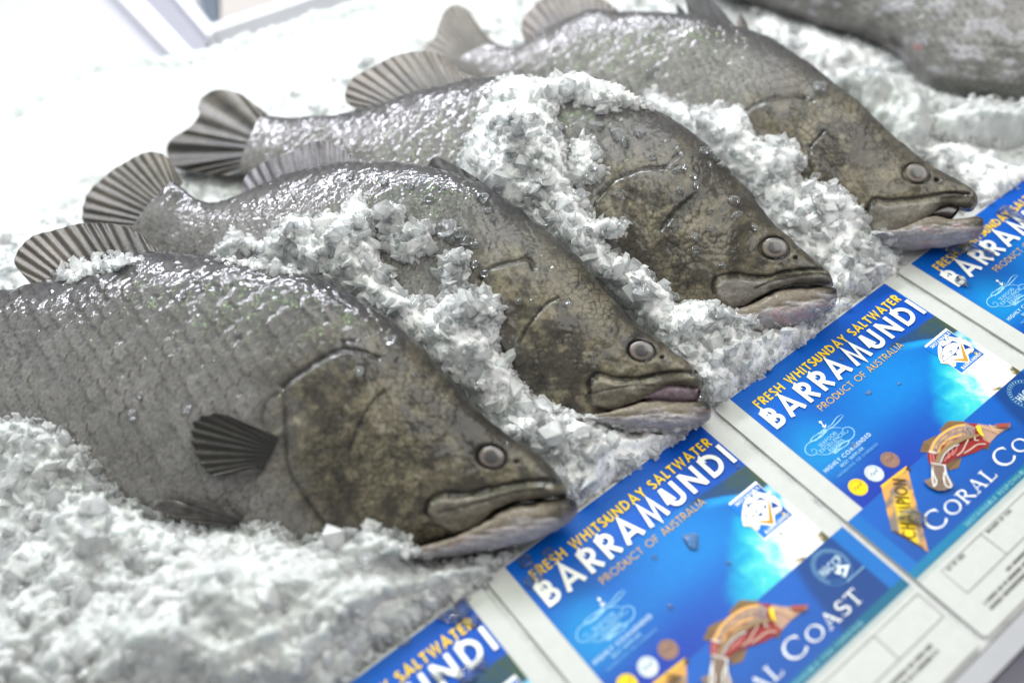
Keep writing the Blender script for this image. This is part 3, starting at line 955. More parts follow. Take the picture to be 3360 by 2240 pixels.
c5 = c5 * (0.55 + 0.9 * fbm(al5 * 22, gl5 * 22, 80, 3))[..., None]
pt5 = sstep(0.54, 0.66, fbm(p5[..., 0] / 60, p5[..., 1] / 40, 81, 4))[..., None]
c5 = c5 * (1 - 0.45 * pt5) + lin(176, 174, 182) * 0.45 * pt5
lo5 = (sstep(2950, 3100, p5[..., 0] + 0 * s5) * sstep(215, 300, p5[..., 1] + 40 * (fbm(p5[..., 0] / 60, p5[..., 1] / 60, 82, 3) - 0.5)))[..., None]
c5 = c5 * (1 - lo5) + lin(84, 84, 80) * lo5  # shade on the lower belly painted into its colour
c5 = c5 * (0.80 + 0.34 * fbm(al5 * 14, gl5 * 14, 79, 4))[..., None] * (1 - 0.3 * E5[..., None])
d5 = np.exp(-(seg_dist(p5, [(2440, -12), (2705, 76), (2831, 106), (2945, 160)]) / 12) ** 2)[..., None]
d5 = np.maximum(d5, np.exp(-(seg_dist(p5, [(2925, 135), (2960, 158)]) / 16) ** 2)[..., None])
d5 = np.maximum(d5, 0.7 * np.exp(-(seg_dist(p5, [(3090, 168), (3130, 170)]) / 9) ** 2)[..., None])
c5 = c5 * (1 - 0.85 * d5) + lin(46, 34, 34) * 0.85 * d5
rd = 0.4 * np.exp(-(np.hypot((p5[..., 0] - 3010) / 1.6, p5[..., 1] - 158) / 8) ** 2)[..., None]
c5 = c5 * (1 - rd) + lin(190, 70, 60) * rd
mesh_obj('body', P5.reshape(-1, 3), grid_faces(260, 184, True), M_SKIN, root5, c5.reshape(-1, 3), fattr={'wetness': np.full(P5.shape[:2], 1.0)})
FISH_BVH['silver'] = [BVHTree.FromPolygons([tuple(p) for p in P5[::2, :160:2].reshape(-1, 3)], [tuple(f) for f in grid_faces(130, 80)])]

# ---------------------------------------------------------------- printed price cards
from mathutils.geometry import tessellate_polygon

CARD_Z = 0.0


def card_uv(x, y, k=1):
    """photo pixels on the k-th card to that card's own coordinates (u across, v down)"""
    q = on_z(np.asarray(x, float), np.asarray(y, float), CARD_Z)
    v = -q[..., 1]
    return np.stack([q[..., 0] - k + 0.035 * v, v], -1)


class Sheet:
    """flat printed shapes, each new shape a hair above the one before"""

    def __init__(self, level):
        self.V, self.F, self.C, self.n = [], [], [], 0
        self.z = CARD_Z + 0.0012 * level

    def put(self, uv, F, col, dz=0.0):
        uv = np.asarray(uv, float)
        z = self.z + dz
        bow = 0.0
        self.V.append(np.stack([uv[:, 0] - 0.035 * uv[:, 1], -uv[:, 1], np.full(len(uv), z) + bow], -1))
        self.F += [tuple(i + self.n for i in f) for f in F]
        c = np.asarray(col, float)
        self.C.append(np.tile(c, (len(uv), 1)) if c.ndim == 1 else c)
        self.n += len(uv)
        self.z += 0.00006

    def poly(self, pts, col, smooth=False, n=60):
        P = curve(list(pts) + [pts[0]], n)[:-1] if smooth else np.asarray(pts, float)
        tris = tessellate_polygon([[Vector((p[0], p[1], 0)) for p in P]])
        self.put(P, [tuple(t) for t in tris], col)

    def disc(self, c, rx, ry, col, n=40):
        a = np.linspace(0, 2 * np.pi, n, endpoint=False)
        self.poly(np.stack([c[0] + rx * np.cos(a), c[1] + ry * np.sin(a)], -1), col)

    def stroke(self, pts, w, col, smooth=False, n=30, closed=False):
        P = curve(pts, n) if smooth else np.asarray(pts, float)
        if closed:
            P = np.vstack([P, P[:1]])
        m = len(P)
        w = np.broadcast_to(np.asarray(w, float), (m,)) if np.ndim(w) == 0 or len(np.atleast_1d(w)) == m else np.interp(np.linspace(0, 1, m), np.linspace(0, 1, len(w)), w)
        d = np.diff(P, axis=0)
        d /= np.linalg.norm(d, axis=1, keepdims=True) + 1e-12
        nn = np.stack([-d[:, 1], d[:, 0]], -1)
        nv = np.zeros((m, 2))
        nv[0], nv[-1] = nn[0], nn[-1]
        if closed:
            nv[0] = nv[-1] = (nn[0] + nn[-1]) / 2
        for i in range(1, m - 1):
            b = nn[i - 1] + nn[i]
            b /= np.linalg.norm(b) + 1e-12
            nv[i] = b / max(0.4, b @ nn[i])
        L, R = P + nv * w[:, None] / 2, P - nv * w[:, None] / 2
        V = np.empty((2 * m, 2))
        V[0::2], V[1::2] = L, R
        self.put(V, [(2 * i, 2 * i + 1, 2 * i + 3, 2 * i + 2) for i in range(m - 1)], col)

    def image(self, u0, u1, v0, v1, nu, nv, fn):
        U, Vv = np.meshgrid(np.linspace(u0, u1, nu), np.linspace(v0, v1, nv), indexing='ij')
        self.put(np.stack([U.ravel(), Vv.ravel()], -1), [tuple(f) for f in grid_faces(nu, nv)], fn(U, Vv).reshape(-1, 3))

    def build(self, name, parent, mat=None):
        q = [f for f in self.F if len(f) == 4]
        t = [f for f in self.F if len(f) == 3]
        Fs = [np.array(x) for x in (q, t) if x]
        return mesh_obj(name, np.vstack(self.V), Fs, mat or M_PRINT, parent, np.vstack(self.C), smooth=False)


def arc(cx, cy_, rx, ry, a0, a1, n=18):
    a = np.radians(np.linspace(a0, a1, n))
    return [(cx + rx * math.cos(t), cy_ + ry * math.sin(t)) for t in a]


def glyph(ch, e):
    """centre lines of a geometric capital, height 1 (y up), half stroke e; returns strokes and advance width"""
    t = 1 - e
    G = {
        'A': ([[(e * .6, 0), (.36, 1), (.72 - e * .6, 0)], [(.16, .30), (.56, .30)]], .72),
        'B': ([[(e, 0), (e, 1)], [(e, t), (.27, t)] + arc(.27, .75 - e / 2, .17, .25 - e / 2, 90, -90) + [(e, .5)],
               [(e, .5), (.29, .5)] + arc(.29, .25 + e / 2, .20, .25 - e / 2, 90, -90) + [(e, e)]], .55),
        'C': ([arc(.5, .5, .5 - e, .5 - e, 48, 312, 30)], .84),
        'D': ([[(e, 0), (e, 1)], [(e, t), (.24, t)] + arc(.24, .5, .44 - e, .5 - e, 90, -90, 24) + [(e, e)]], .69),
        'E': ([[(e, 0), (e, 1)], [(e, t), (.44, t)], [(e, .52), (.42, .52)], [(e, e), (.44, e)]], .46),
        'F': ([[(e, 0), (e, 1)], [(e, t), (.43, t)], [(e, .50), (.40, .50)]], .45),
        'G': ([arc(.5, .5, .5 - e, .5 - e, 48, 350, 32), [(.52, .46), (.98, .46)]], 1.0),
        'H': ([[(e, 0), (e, 1)], [(.66 - e, 0), (.66 - e, 1)], [(e, .52), (.66 - e, .52)]], .66),
        'I': ([[(e, 0), (e, 1)]], 2 * e),
        'L': ([[(e, 0), (e, 1)], [(e, e), (.40, e)]], .42),
        'M': ([[(e, 0), (.15 + e, 1 - e * .6), (.44, .06), (.73 - e, 1 - e * .6), (.88 - e, 0)]], .88),
        'N': ([[(e, 0), (e, 1)], [(e, 1 - e * .6), (.70 - e, e * .6)], [(.70 - e, 0), (.70 - e, 1)]], .70),
        'O': ([arc(.5, .5, .5 - e, .5 - e, 0, 360, 40)], 1.0),
        'P': ([[(e, 0), (e, 1)], [(e, t), (.25, t)] + arc(.25, .72 - e / 2, .22, .28 - e / 2, 90, -90) + [(e, .44)]], .50),
        'R': ([[(e, 0), (e, 1)], [(e, t), (.26, t)] + arc(.26, .73 - e / 2, .21, .27 - e / 2, 90, -90) + [(e, .46)],
               [(.24, .46), (.54 - e * .6, 0)]], .54),
        'S': ([arc(.23, .74, .21 - e * .3, .26 - e, 35, 270, 18) + arc(.23, .24 + e * .05, .24 - e * .3, .26 - e, 90, -145, 18)[1:]], .47),
        'T': ([[(0, t), (.50, t)], [(.25, 0), (.25, 1)]], .50),
        'U': ([[(e, 1), (e, .30)] + arc(.31, .30, .31 - e, .30 - e, 180, 360, 18) + [(.62 - e, 1)]], .62),
        'V': ([[(e * .6, 1), (.33, 0), (.66 - e * .6, 1)]], .66),
        'W': ([[(e * .6, 1), (.25, e * .5), (.48, .96), (.71, e * .5), (.96 - e * .6, 1)]], .96),
        'X': ([[(e, 0), (.60 - e, 1)], [(e, 1), (.60 - e, 0)]], .60),
        'Y': ([[(e * .6, 1), (.31, .46), (.62 - e * .6, 1)], [(.31, .46), (.31, 0)]], .62),
        '(': ([arc(.45, .5, .35, .65, 140, 220, 10)], .22),
        ')': ([arc(-.25, .5, .35, .65, -40, 40, 10)], .22),
        ' ': ([], .30)}
    return G[ch]


def serif_glyph(ch):
    """capital with thick and thin strokes and serifs: list of (points, widths)"""
    k, th = .13, .055
    sr = lambda x, y, w=.26: ([(x - w / 2, y), (x + w / 2, y)], .05)
    ring = lambda a0, a1, n=34: ([(.40 + .36 * math.cos(math.radians(a)), .5 + .47 * math.sin(math.radians(a))) for a in np.linspace(a0, a1, n)],
                                 [th + (k - th) * abs(math.cos(math.radians(a))) ** 1.3 for a in np.linspace(a0, a1, n)])
    G = {
        'C': ([ring(42, 318), ([(.67, .68), (.67, .90)], .045)], .76),
        'O': ([ring(0, 360, 44)], .82),
        'R': ([([(.14, 0), (.14, 1)], k), sr(.14, .025), sr(.10, .975, .2),
               ([(.14, .97), (.30, .97)] + arc(.30, .735, .20, .235, 90, -90, 16) + [(.14, .50)], [th, th, .11, k, k, .11, th, th]),
               ([(.30, .50), (.66, .02)], [.10, k]), ([(.62, .02), (.74, .02)], .04)], .70),
        'A': ([([(.12, .0), (.36, 1)], th), ([(.36, 1), (.64, 0)], k), ([(.20, .34), (.52, .34)], .05), sr(.11, .025, .22), sr(.64, .025)], .76),
        'L': ([([(.14, 0), (.14, 1)], k), sr(.14, .975), ([(.02, .03), (.54, .03)], th), ([(.52, .03), (.55, .24)], [.07, .03])], .58),
        'S': ([(arc(.27, .73, .19, .24, 40, 260, 16) + arc(.25, .26, .22, .23, 80, -140, 16), [th, .09, k, k, .13, k, k, .09, th]),
               ([(.43, .74), (.44, .95)], .035), ([(.06, .05), (.06, .27)], .035)], .52),
        'T': ([([(.31, 0), (.31, 1)], k), sr(.31, .025), ([(.0, .965), (.62, .965)], .07), ([(.015, .98), (.03, .78)], [.05, .03]), ([(.605, .98), (.59, .78)], [.05, .03])], .64),
        'B': ([([(.14, 0), (.14, 1)], k), ([(.06, .97), (.28, .97)] + arc(.28, .75, .18, .22, 90, -90, 12) + [(.14, .52)], [th, th, k, k, th]),
               ([(.14, .50), (.30, .50)] + arc(.30, .265, .22, .235, 90, -90, 12) + [(.05, .03)], [th, th, k, k, th])], .60),
        'U': ([([(.12, 1), (.12, .3)] + arc(.36, .3, .24, .27, 180, 360, 14) + [(.60, 1)], [k, k, .09, th, th]), sr(.12, .975), sr(.60, .975, .2)], .72),
        'I': ([([(.14, 0), (.14, 1)], k), sr(.14, .025), sr(.14, .975)], .30),
        'N': ([([(.12, 0), (.12, 1)], th), ([(.12, 1), (.62, 0)], k), ([(.62, 0), (.62, 1)], th), sr(.12, .025, .2), sr(.62, .975, .2)], .76),
        'E': ([([(.14, 0), (.14, 1)], k), ([(.02, .97), (.48, .97)], th), ([(.14, .52), (.40, .52)], th), ([(.02, .03), (.50, .03)], th)], .54),
        'M': ([([(.12, 0), (.12, 1)], th), ([(.12, 1), (.45, .05)], k), ([(.45, .05), (.78, 1)], th), ([(.78, 1), (.78, 0)], k), sr(.12, .025, .2), sr(.78, .025, .24)], .92),
        'D': ([([(.14, 0), (.14, 1)], k), ([(.06, .97), (.30, .97)] + arc(.30, .5, .36, .47, 90, -90, 18) + [(.06, .03)], [th, th, .1, k, k, .1, th, th])], .74)}
    return G[ch]


def text(sh, s, u0, u1, vtop, vbase, weight, col, gap=0.14):
    h = vbase - vtop
    e = weight / 2
    adv = [glyph(c, e)[1] for c in s]
    tot = sum(adv) + gap * (len(s) - 1)
    fx = (u1 - u0) / tot
    x = 0
    for c, a in zip(s, adv):
        for st in glyph(c, e)[0]:
            P = np.array(st, float)
            sh.stroke(np.stack([u0 + (x + P[:, 0]) * fx, vbase - P[:, 1] * h], -1), weight * (h + fx) / 2, col)
        x += a + gap


def serif_text(sh, parts, u0, u1, vbase, col):
    """parts: list of (character, cap height)"""
    gap = 0.10
    tot = sum(((serif_glyph(c)[1] + gap) if c != ' ' else 0.30) * h for c, h in parts)
    f = (u1 - u0) / tot
    x = 0
    for c, h in parts:
        if c == ' ':
            x += 0.30 * h
            continue
        st, a = serif_glyph(c)
        for P, w in st:
            P = np.array(P, float)
            w = np.asarray(w, float) * h * 1.05
            sh.stroke(np.stack([u0 + (x + P[:, 0] * h) * f, vbase - P[:, 1] * h], -1), w, col)
        x += (a + gap) * h


WHITE, GOLD, OLDGOLD, NAVY, BLUE = lin(236, 237, 232), lin(236, 196, 10), lin(205, 165, 70), lin(10, 58, 140), lin(0, 118, 205)


def mixc(a, b, k):
    k = np.asarray(k)[..., None]
    return a * (1 - k) + b * k


def sea_picture(U, V):
    """printed picture: deep blue sea, a dark headland, turquoise shallows and white sand"""
    n = fbm(U * 9, V * 9, 301, 4)
    n2 = fbm(U * 22 + 4 * n, V * 22, 302, 4)
    c = mixc(lin(0, 84, 168), lin(0, 100, 176), sstep(.18, .42, V))
    c = mixc(c, lin(0, 116, 190), sstep(.35, .0, np.hypot((U - .50) * 1.1, V - .34)))
    c = mixc(c, lin(6, 132, 190), .8 * sstep(.16, .0, np.hypot(U - .08, (V - .34) * .8)))
    c = mixc(c, lin(0, 70, 165), .6 * sstep(.20, .02, np.hypot((U - .44) * .55, V - .52 - .05 * (n - .5))))
    c = mixc(c, lin(2, 48, 150), sstep(.36, .56, V) * sstep(.66, .15, U))
    # shallows towards the beach
    sh = U + .55 * (V - .30) + .10 * (n - .5) - .10 * np.sin(V * 9)
    c = mixc(c, lin(0, 150, 190), sstep(.66, .76, sh) * sstep(.28, .36, V))
    c = mixc(c, lin(60, 190, 190), sstep(.72, .82, sh + .12 * (n2 - .5)) * sstep(.34, .44, V))
    c = mixc(c, lin(176, 208, 204), sstep(.80, .92, sh + .25 * (n2 - .5)) * sstep(.38, .47, V))
    c = mixc(c, lin(226, 226, 220), sstep(.90, .97, sh + .10 * (n2 - .5)))
    # bright upper bay, then the dark headland above it
    edge = .222 + .10 * sstep(.62, .84, U) + .012 * (n2 - .5)
    bay = sstep(.60, .68, U)
    c = mixc(c, mixc(lin(20, 140, 205), lin(150, 200, 215), sstep(.70, .86, U)), bay * sstep(.03, .0, np.abs(V - edge - .02)))
    land = sstep(.004, -.004, V - edge) * sstep(.56, .64, U + .4 * (V - .2)) * sstep(.185, .20, V)
    c = mixc(c, mixc(lin(24, 66, 110), lin(58, 76, 52), sstep(.70, .85, U + .2 * (n2 - .5))), land)
    # title band
    band = sstep(.212, .196, V + .05 * (U - .4) * 0 + .02 * np.sin(U * 5))
    c = mixc(c, mixc(lin(0, 86, 176), lin(0, 72, 166), sstep(.2, .8, U)), band)
    # rocks beside the footer
    rk = sstep(.026, .012, np.hypot((U - .712) * .8, (V - .566) * 1.6) + .05 * (n2 - .5)) + sstep(.026, .012, np.hypot((U - .838) * .9, (V - .560) * 1.3) + .05 * (n2 - .5))
    c = mixc(c, mixc(lin(84, 82, 50), lin(176, 156, 130), sstep(.42, .58, n2)), np.clip(rk, 0, 1))
    return c * (0.97 + 0.06 * vnoise(U * 160, V * 160, 303))[..., None]


def footer(U, V):
    n = fbm(U * 5, V * 5, 311, 3)
    c = mixc(lin(0, 84, 170), lin(0, 72, 150), sstep(.60, .78, V))
    c = mixc(c, lin(0, 52, 112), sstep(.66, .70, U + .25 * (V - .62) + .05 * (n - .5)) * .85)
    c = mixc(c, lin(0, 98, 172), np.maximum(sstep(.004, -.004, U + .02), sstep(.850, .856, U)))
    c = mixc(c, mixc(lin(0, 110, 150), lin(0, 92, 120), sstep(.2, .7, U)), sstep(.802, .806, V))
    c = mixc(c, lin(0, 80, 112), sstep(.826, .832, V))
    return c


def make_card():
    root = thing('price_card', 'x', 'card', (0, 0, CARD_Z))
    # the plastic board with rounded corners and real thickness
    u0, u1, v0, v1, r = -.066, .908, -.012, 1.07, .016
    P = np.array(arc(u0 + r, v0 + r, r, r, 180, 270, 7) + arc(u1 - r, v0 + r, r, r, 270, 360, 7)
                 + arc(u1 - r, v1 - r, r, r, 0, 90, 7) + arc(u0 + r, v1 - r, r, r, 90, 180, 7))
    m = len(P)
    Vt = np.stack([P[:, 0] - .035 * P[:, 1], -P[:, 1], np.full(m, CARD_Z)], -1)
    Vb = Vt - [0, 0, .008]
    i = np.arange(m)
    tri = np.array([tuple(t) for t in tessellate_polygon([[Vector((p[0], p[1], 0)) for p in P]])])
    mesh_obj('board', np.vstack([Vt, Vb]), [np.stack([i, i + m, (i + 1) % m + m, (i + 1) % m], -1), tri, tri[:, ::-1] + m], M_PRINT, root,
             lin(186, 187, 183), smooth=False)
    s = Sheet(1)
    s.image(.007, .848, -.004, .576, 200, 150, sea_picture)
    s.build('sea_picture', root)
    s = Sheet(1)
    s.image(-.066, .908, .5765, .832, 160, 50, footer)
    s.build('footer_band', root)
    s = Sheet(1)
    s.image(-.066, .908, .8325, .846, 4, 4, lambda U, V: mixc(lin(150, 168, 168), lin(176, 180, 176), sstep(.833, .846, V)))  # grey gradient painted as a shadow line below the teal
    s.build('footer_shadow', root)
    s = Sheet(2)
    text(s, 'FRESH WHITSUNDAY SALTWATER', .052, .822, .057, .094, .17, GOLD, .17)
    text(s, 'BARRAMUNDI', .030, .838, .107, .194, .17, WHITE, .20)
    s.build('title_lettering', root)
    s = Sheet(2)
    text(s, 'PRODUCT OF AUSTRALIA', .205, .645, .216, .242, .105, OLDGOLD, .17)
    s.build('origin_lettering', root)

    # certification badge
    b = lambda X, Y: card_uv(2980 + np.asarray(X, float) / 7.127, 1040 + np.asarray(Y, float) / 7.127)
    bp = lambda pts: [tuple(b(*p)) for p in pts]
    s = Sheet(2)
    q = bp([(372, 692), (880, 272), (1768, 918), (1270, 1356)])
    s.poly(q, WHITE)
    s.image(*([min(p[0] for p in q) + .004, max(p[0] for p in q) - .004, .297, .449]), 30, 30,
            lambda U, V: mixc(lin(0, 110, 195), lin(0, 76, 160), sstep(.76, .83, U)))
    badge = s.build('certification_badge', root)
    s = Sheet(3)
    s.poly(bp([(690, 720), (720, 630), (800, 552), (890, 590), (850, 480), (890, 452), (1060, 490), (1170, 495), (1218, 425), (1248, 528), (1350, 540),
               (1460, 640), (1532, 770), (1505, 825), (1392, 895), (1436, 1050), (1385, 1085), (1115, 1062), (1110, 1150), (1060, 1182), (930, 1112),
               (765, 1098), (705, 960), (690, 850)]), WHITE)
    s.stroke(bp([(820, 1055), (792, 950), (785, 830), (830, 720), (920, 655), (1050, 610), (1170, 640)]), .0028, NAVY, True)
    s.stroke(bp([(820, 1055), (920, 990), (1010, 925), (1110, 835), (1185, 715)]), .0022, NAVY, True)
    s.poly(bp([(740, 655), (800, 700), (880, 660), (830, 720), (790, 755)]), NAVY)
    s.poly(bp([(965, 615), (1030, 565), (1090, 590), (1170, 605), (1060, 612)]), NAVY)
    s.poly(bp([(1110, 760), (1180, 690), (1198, 790), (1160, 750)]), NAVY)
    s.poly(bp([(1035, 915), (1110, 850), (1150, 905)]), NAVY)
    s.poly(bp([(1270, 640), (1380, 680), (1495, 745), (1420, 740), (1320, 775)]), NAVY)
    s.stroke(bp([(950, 850), (1000, 800), (1020, 840), (985, 880)]), .0026, NAVY, True)
    s.disc(b(825, 928), .0026, .003, NAVY, 12)
    s.stroke(bp([(740, 735), (712, 790), (745, 880), (750, 980), (800, 1075), (930, 1095), (1050, 1150), (1080, 1070)]), .0022, lin(190, 140, 40), True)
    s.stroke(bp([(960, 560), (900, 478), (1060, 520), (1170, 535)]), .0022, lin(84, 66, 44))
    s.stroke(bp([(1250, 540), (1350, 555), (1410, 610)]), .0022, lin(190, 150, 50), True)
    s.stroke(bp([(1500, 790), (1430, 860), (1355, 868)]), .0022, lin(190, 130, 40), True)
    s.poly(bp([(1212, 580), (1240, 640), (1405, 1040), (1370, 1055), (1045, 1022), (1100, 1000), (1288, 988), (1225, 720)]), lin(186, 138, 44))
    s.stroke(bp([(1535, 850), (1590, 845), (1590, 885), (1550, 880)]), .003, GOLD)
    s.build('fish_mark', badge)
    s = Sheet(3)
    text(s, 'SUSTAINABLE', q[0][0] + .012, q[1][0] - .012, .302, .315, .15, WHITE, .18)
    s.build('badge_lettering', badge)
    s = Sheet(3)
    text(s, 'BARRAMUNDI', q[0][0] + .012, q[1][0] - .012, .432, .445, .15, WHITE, .18)
    s.build('badge_lettering', badge)

    # award crest: scrolls round three lines of words
    d = lambda X, Y: card_uv(3000 + np.asarray(X, float) / 5.2275, 900 + np.asarray(Y, float) / 5.2275, 2)
    pale = lin(150, 205, 230)
    s = Sheet(2)
    scrolls = [[(1505, 200), (1460, 240), (1400, 285), (1335, 325), (1312, 380), (1395, 350), (1480, 290), (1530, 205)],
               [(1530, 215), (1490, 300), (1400, 355), (1290, 400), (1242, 460), (1258, 530), (1340, 570), (1425, 552), (1430, 512), (1385, 482), (1340, 500), (1365, 530)],
               [(1400, 268), (1480, 262), (1510, 205)],
               [(1440, 552), (1560, 560), (1660, 535), (1700, 485), (1790, 430), (1835, 365)],
               [(1660, 530), (1740, 520), (1800, 450)],
               [(1530, 190), (1610, 185), (1690, 120), (1770, 25)], [(1530, 185), (1600, 150), (1660, 60), (1740, 10)]]
    cen = np.array([.128, .340])
    for sc_ in scrolls:
        P = np.array([d(*p) for p in sc_])
        for Q in ((P, 2 * cen - P) if sc_ is not scrolls[5] and sc_ is not scrolls[6] else (P,)):
            s.stroke(Q, [.0012, .0026, .0026, .0012], pale, True)
    A0 = np.array([d(1420, 120), d(1500, 185)])
    s.stroke(A0, .003, WHITE)
    s.disc(A0[0], .005, .005, WHITE, 14)
    s.stroke([d(1455, 175), d(1505, 192), d(1508, 150)], .003, WHITE)
    text(s, 'SEAFOOD', .085, .170, .325, .338, .13, pale, .16)
    text(s, 'EXCELLENCE', .070, .185, .342, .355, .13, pale, .16)
    text(s, 'AWARDS', .092, .163, .359, .372, .13, pale, .16)
    s.build('award_crest', root)
    s = Sheet(2)
    text(s, 'HIGHLY COMMENDED', .022, .250, .401, .415, .14, lin(196, 222, 236), .20)
    text(s, 'BEST SUPPLIER', .077, .186, .425, .435, .14, lin(150, 200, 226), .20)
    text(s, '(INTERSTATE OR OVERSEAS)', .036, .234, .446, .455, .12, lin(110, 170, 212), .20)
    s.build('award_lettering', root)

    for cu, base, ink in ((.217, lin(140, 108, 92), lin(104, 78, 68)), (.137, lin(206, 214, 216), lin(90, 110, 122)), (.057, lin(244, 206, 16), lin(126, 100, 20))):
        s = Sheet(2)
        s.disc((cu, .516), .0305, .031, base)
        for rr in (.0265, .020):
            s.stroke([(cu + rr * math.cos(a), .516 + rr * math.sin(a)) for a in np.linspace(0, 2 * math.pi, 40)], .0012 if rr > .02 else .0008, ink)
        s.stroke([(cu - .016, .522), (cu - .008, .508), (cu - .002, .522), (cu + .006, .510), (cu + .012, .520), (cu + .018, .506)], .0032, ink, True)
        for a in np.linspace(200, 340, 9):
            c0, s0 = math.cos(math.radians(a)), math.sin(math.radians(a))
            s.stroke([(cu + .0215 * c0, .516 + .0215 * s0), (cu + .0250 * c0, .516 + .0250 * s0)], .002, ink)
        s.build('medal', root)

    # champion ribbon
    s = Sheet(2)
    R = lambda a, b_: tuple(np.array([.113, .564]) * (1 - a) * (1 - b_) + np.array([.236, .570]) * a * (1 - b_) + np.array([.010, .684]) * (1 - a) * b_ + np.array([.108, .684]) * a * b_)

    def ribbon(U, V):
        k = fbm(U * 30, V * 40, 331, 3)
        return mixc(mixc(lin(206, 150, 70), lin(120, 108, 104), sstep(.4, .65, k)), lin(240, 205, 20), sstep(.045, .02, np.abs(U + .93 * V - .715)) * sstep(.60, .64, V))
    nu_, nv_ = 24, 40
    A_, B_ = np.meshgrid(np.linspace(0, 1, nu_), np.linspace(0, 1, nv_), indexing='ij')
    TL, TR, BL, BR = np.array([.113, .564]), np.array([.236, .570]), np.array([.010, .684]), np.array([.034, .802])
    UV = (TL * ((1 - A_) * (1 - B_))[..., None] + TR * (A_ * (1 - B_))[..., None] + BL * ((1 - A_) * B_)[..., None] + BR * (A_ * B_)[..., None])
    s.put(UV.reshape(-1, 2), [tuple(f) for f in grid_faces(nu_, nv_)], ribbon(UV[..., 0], UV[..., 1]).reshape(-1, 3))
    s.stroke([tuple(TL), tuple(TR)], .010, lin(224, 176, 40))
    s.poly([(.222, .572), (.244, .566), (.232, .590)], lin(62, 46, 40))
    s.poly([tuple(BL), (.034, .802), (.036, .770), (.020, .690)], lin(70, 52, 40))
    rib = s.build('champion_ribbon', root)
    s = Sheet(4)
    e1, e2 = np.array([.045, .752]), np.array([.196, .592])      # baseline of the word, read upwards
    dr, up = (e2 - e1), np.array([-.030, -.030])
    x = 0
    word = 'CHAMPION'
    adv = [glyph(c, .09)[1] + .16 for c in word]
    for c, a in zip(word, adv):
        for st in glyph(c, .09)[0]:
            Pq = np.array(st)
            s.stroke(e1 + ((x + Pq[:, :1]) / sum(adv)) * dr + Pq[:, 1:] * up, .0052, lin(92, 66, 20))
        x += a
    s.build('ribbon_lettering', rib)

    # painted fish emblem
    E_ = lambda pts: [tuple(card_uv(2960 + p[0] / 5.2275, 1340 + p[1] / 5.2275)) for p in pts]
    s = Sheet(2)
    brown = lin(120, 92, 58)
    for fin in ([(630, 390), (780, 218), (1050, 222), (1120, 258), (900, 300), (720, 400)], [(305, 748), (360, 575), (585, 465), (490, 620), (440, 760)],
                [(745, 975), (800, 1068), (965, 1022), (1018, 850), (900, 870)], [(1395, 690), (1462, 718), (1510, 600), (1440, 620)]):
        s.poly(E_(fin), brown)
        f = np.array(fin, float)
        for k in np.linspace(.2, .8, 4):
            s.stroke(E_([f[0] * (1 - k) + f[1] * k, f[-1] * (1 - k) + f[-2] * k]), .0016, lin(74, 56, 36))
    top = [(1852, 290), (1800, 270), (1680, 292), (1500, 302), (1300, 270), (1100, 258), (950, 285), (780, 345), (640, 440), (520, 570), (450, 700), (428, 810), (450, 920), (480, 982)]
    bot = [(735, 1012), (765, 955), (900, 862), (1050, 822), (1250, 762), (1400, 685), (1500, 600), (1620, 470), (1750, 380), (1840, 330)]
    s.poly(E_(top + bot), lin(140, 36, 34))
    s.poly(E_([(1852, 290), (1680, 292), (1500, 302), (1300, 270), (1240, 330), (1390, 540), (1500, 600), (1620, 470), (1750, 380), (1840, 330)]), lin(170, 136, 116))
    s.poly(E_([(1100, 262), (950, 285), (780, 345), (640, 440), (520, 570), (460, 700), (440, 760), (580, 800), (700, 640), (900, 520), (1240, 480), (1240, 330)]), lin(150, 128, 122))
    for k, w in ((0, .007), (70, .0028), (150, .006), (215, .0028)):
        s.stroke(E_([(480 + k * .9, 760 + k * .1), (560 + k * .75, 570 + k * .5), (720 + k * .5, 420 + k * .75), (900 + k * .4, 320 + k), (1080, 290 + k)]), w, lin(226, 168, 70), True)
    rdm = random.Random(4)
    for _ in range(120):
        a, k = rdm.random(), rdm.random()
        p0 = np.array(curve([(530, 740), (650, 520), (850, 380), (1200, 350)], 0, u=[a])[0]) + np.array([60, 110]) * k
        s.disc(card_uv(2960 + p0[0] / 5.2275, 1340 + p0[1] / 5.2275), .0016, .0016, lin(96, 84, 90), 6)
    s.poly(E_([(1300, 470), (1100, 495), (900, 560), (720, 680), (590, 820), (545, 960), (620, 975), (720, 800), (880, 670), (1080, 560), (1330, 500)]), lin(136, 112, 80))
    s.stroke(E_([(640, 970), (720, 810), (860, 690), (960, 650)]), .0034, lin(196, 196, 200), True)
    for P in ([(1120, 560), (1070, 660), (1020, 760), (930, 840)], [(1420, 640), (1280, 650), (1160, 730), (1050, 800)], [(1240, 520), (1230, 570), (1300, 580)]):
        s.stroke(E_(P), .0030, lin(206, 196, 180), True)
    for k in range(3):
        s.stroke(E_([(700 + 75 * k, 940 - 50 * k), (770 + 70 * k, 850 - 55 * k), (790 + 70 * k, 780 - 50 * k)]), .003, lin(204, 130, 122), True)
    for x0 in (470, 515):
        s.stroke(E_([(x0, 800), (x0 + 18, 960)]), .003, lin(204, 130, 122))
    s.poly(E_([(1255, 330), (1320, 330), (1350, 430), (1400, 525), (1330, 480), (1280, 420)]), lin(246, 206, 20))
    s.disc(E_([(1620, 328)])[0], .0032, .0032, lin(20, 16, 16), 10)
    s.stroke(E_([(1300, 330), (1450, 370), (1640, 450)]), .0022, lin(230, 190, 140), True)
    s.stroke(E_([(1480, 310), (1560, 390), (1700, 400)]), .0022, lin(230, 190, 140), True)
    s.poly(E_([(1570, 300), (1850, 282), (1800, 345), (1660, 370)]), lin(150, 70, 58))
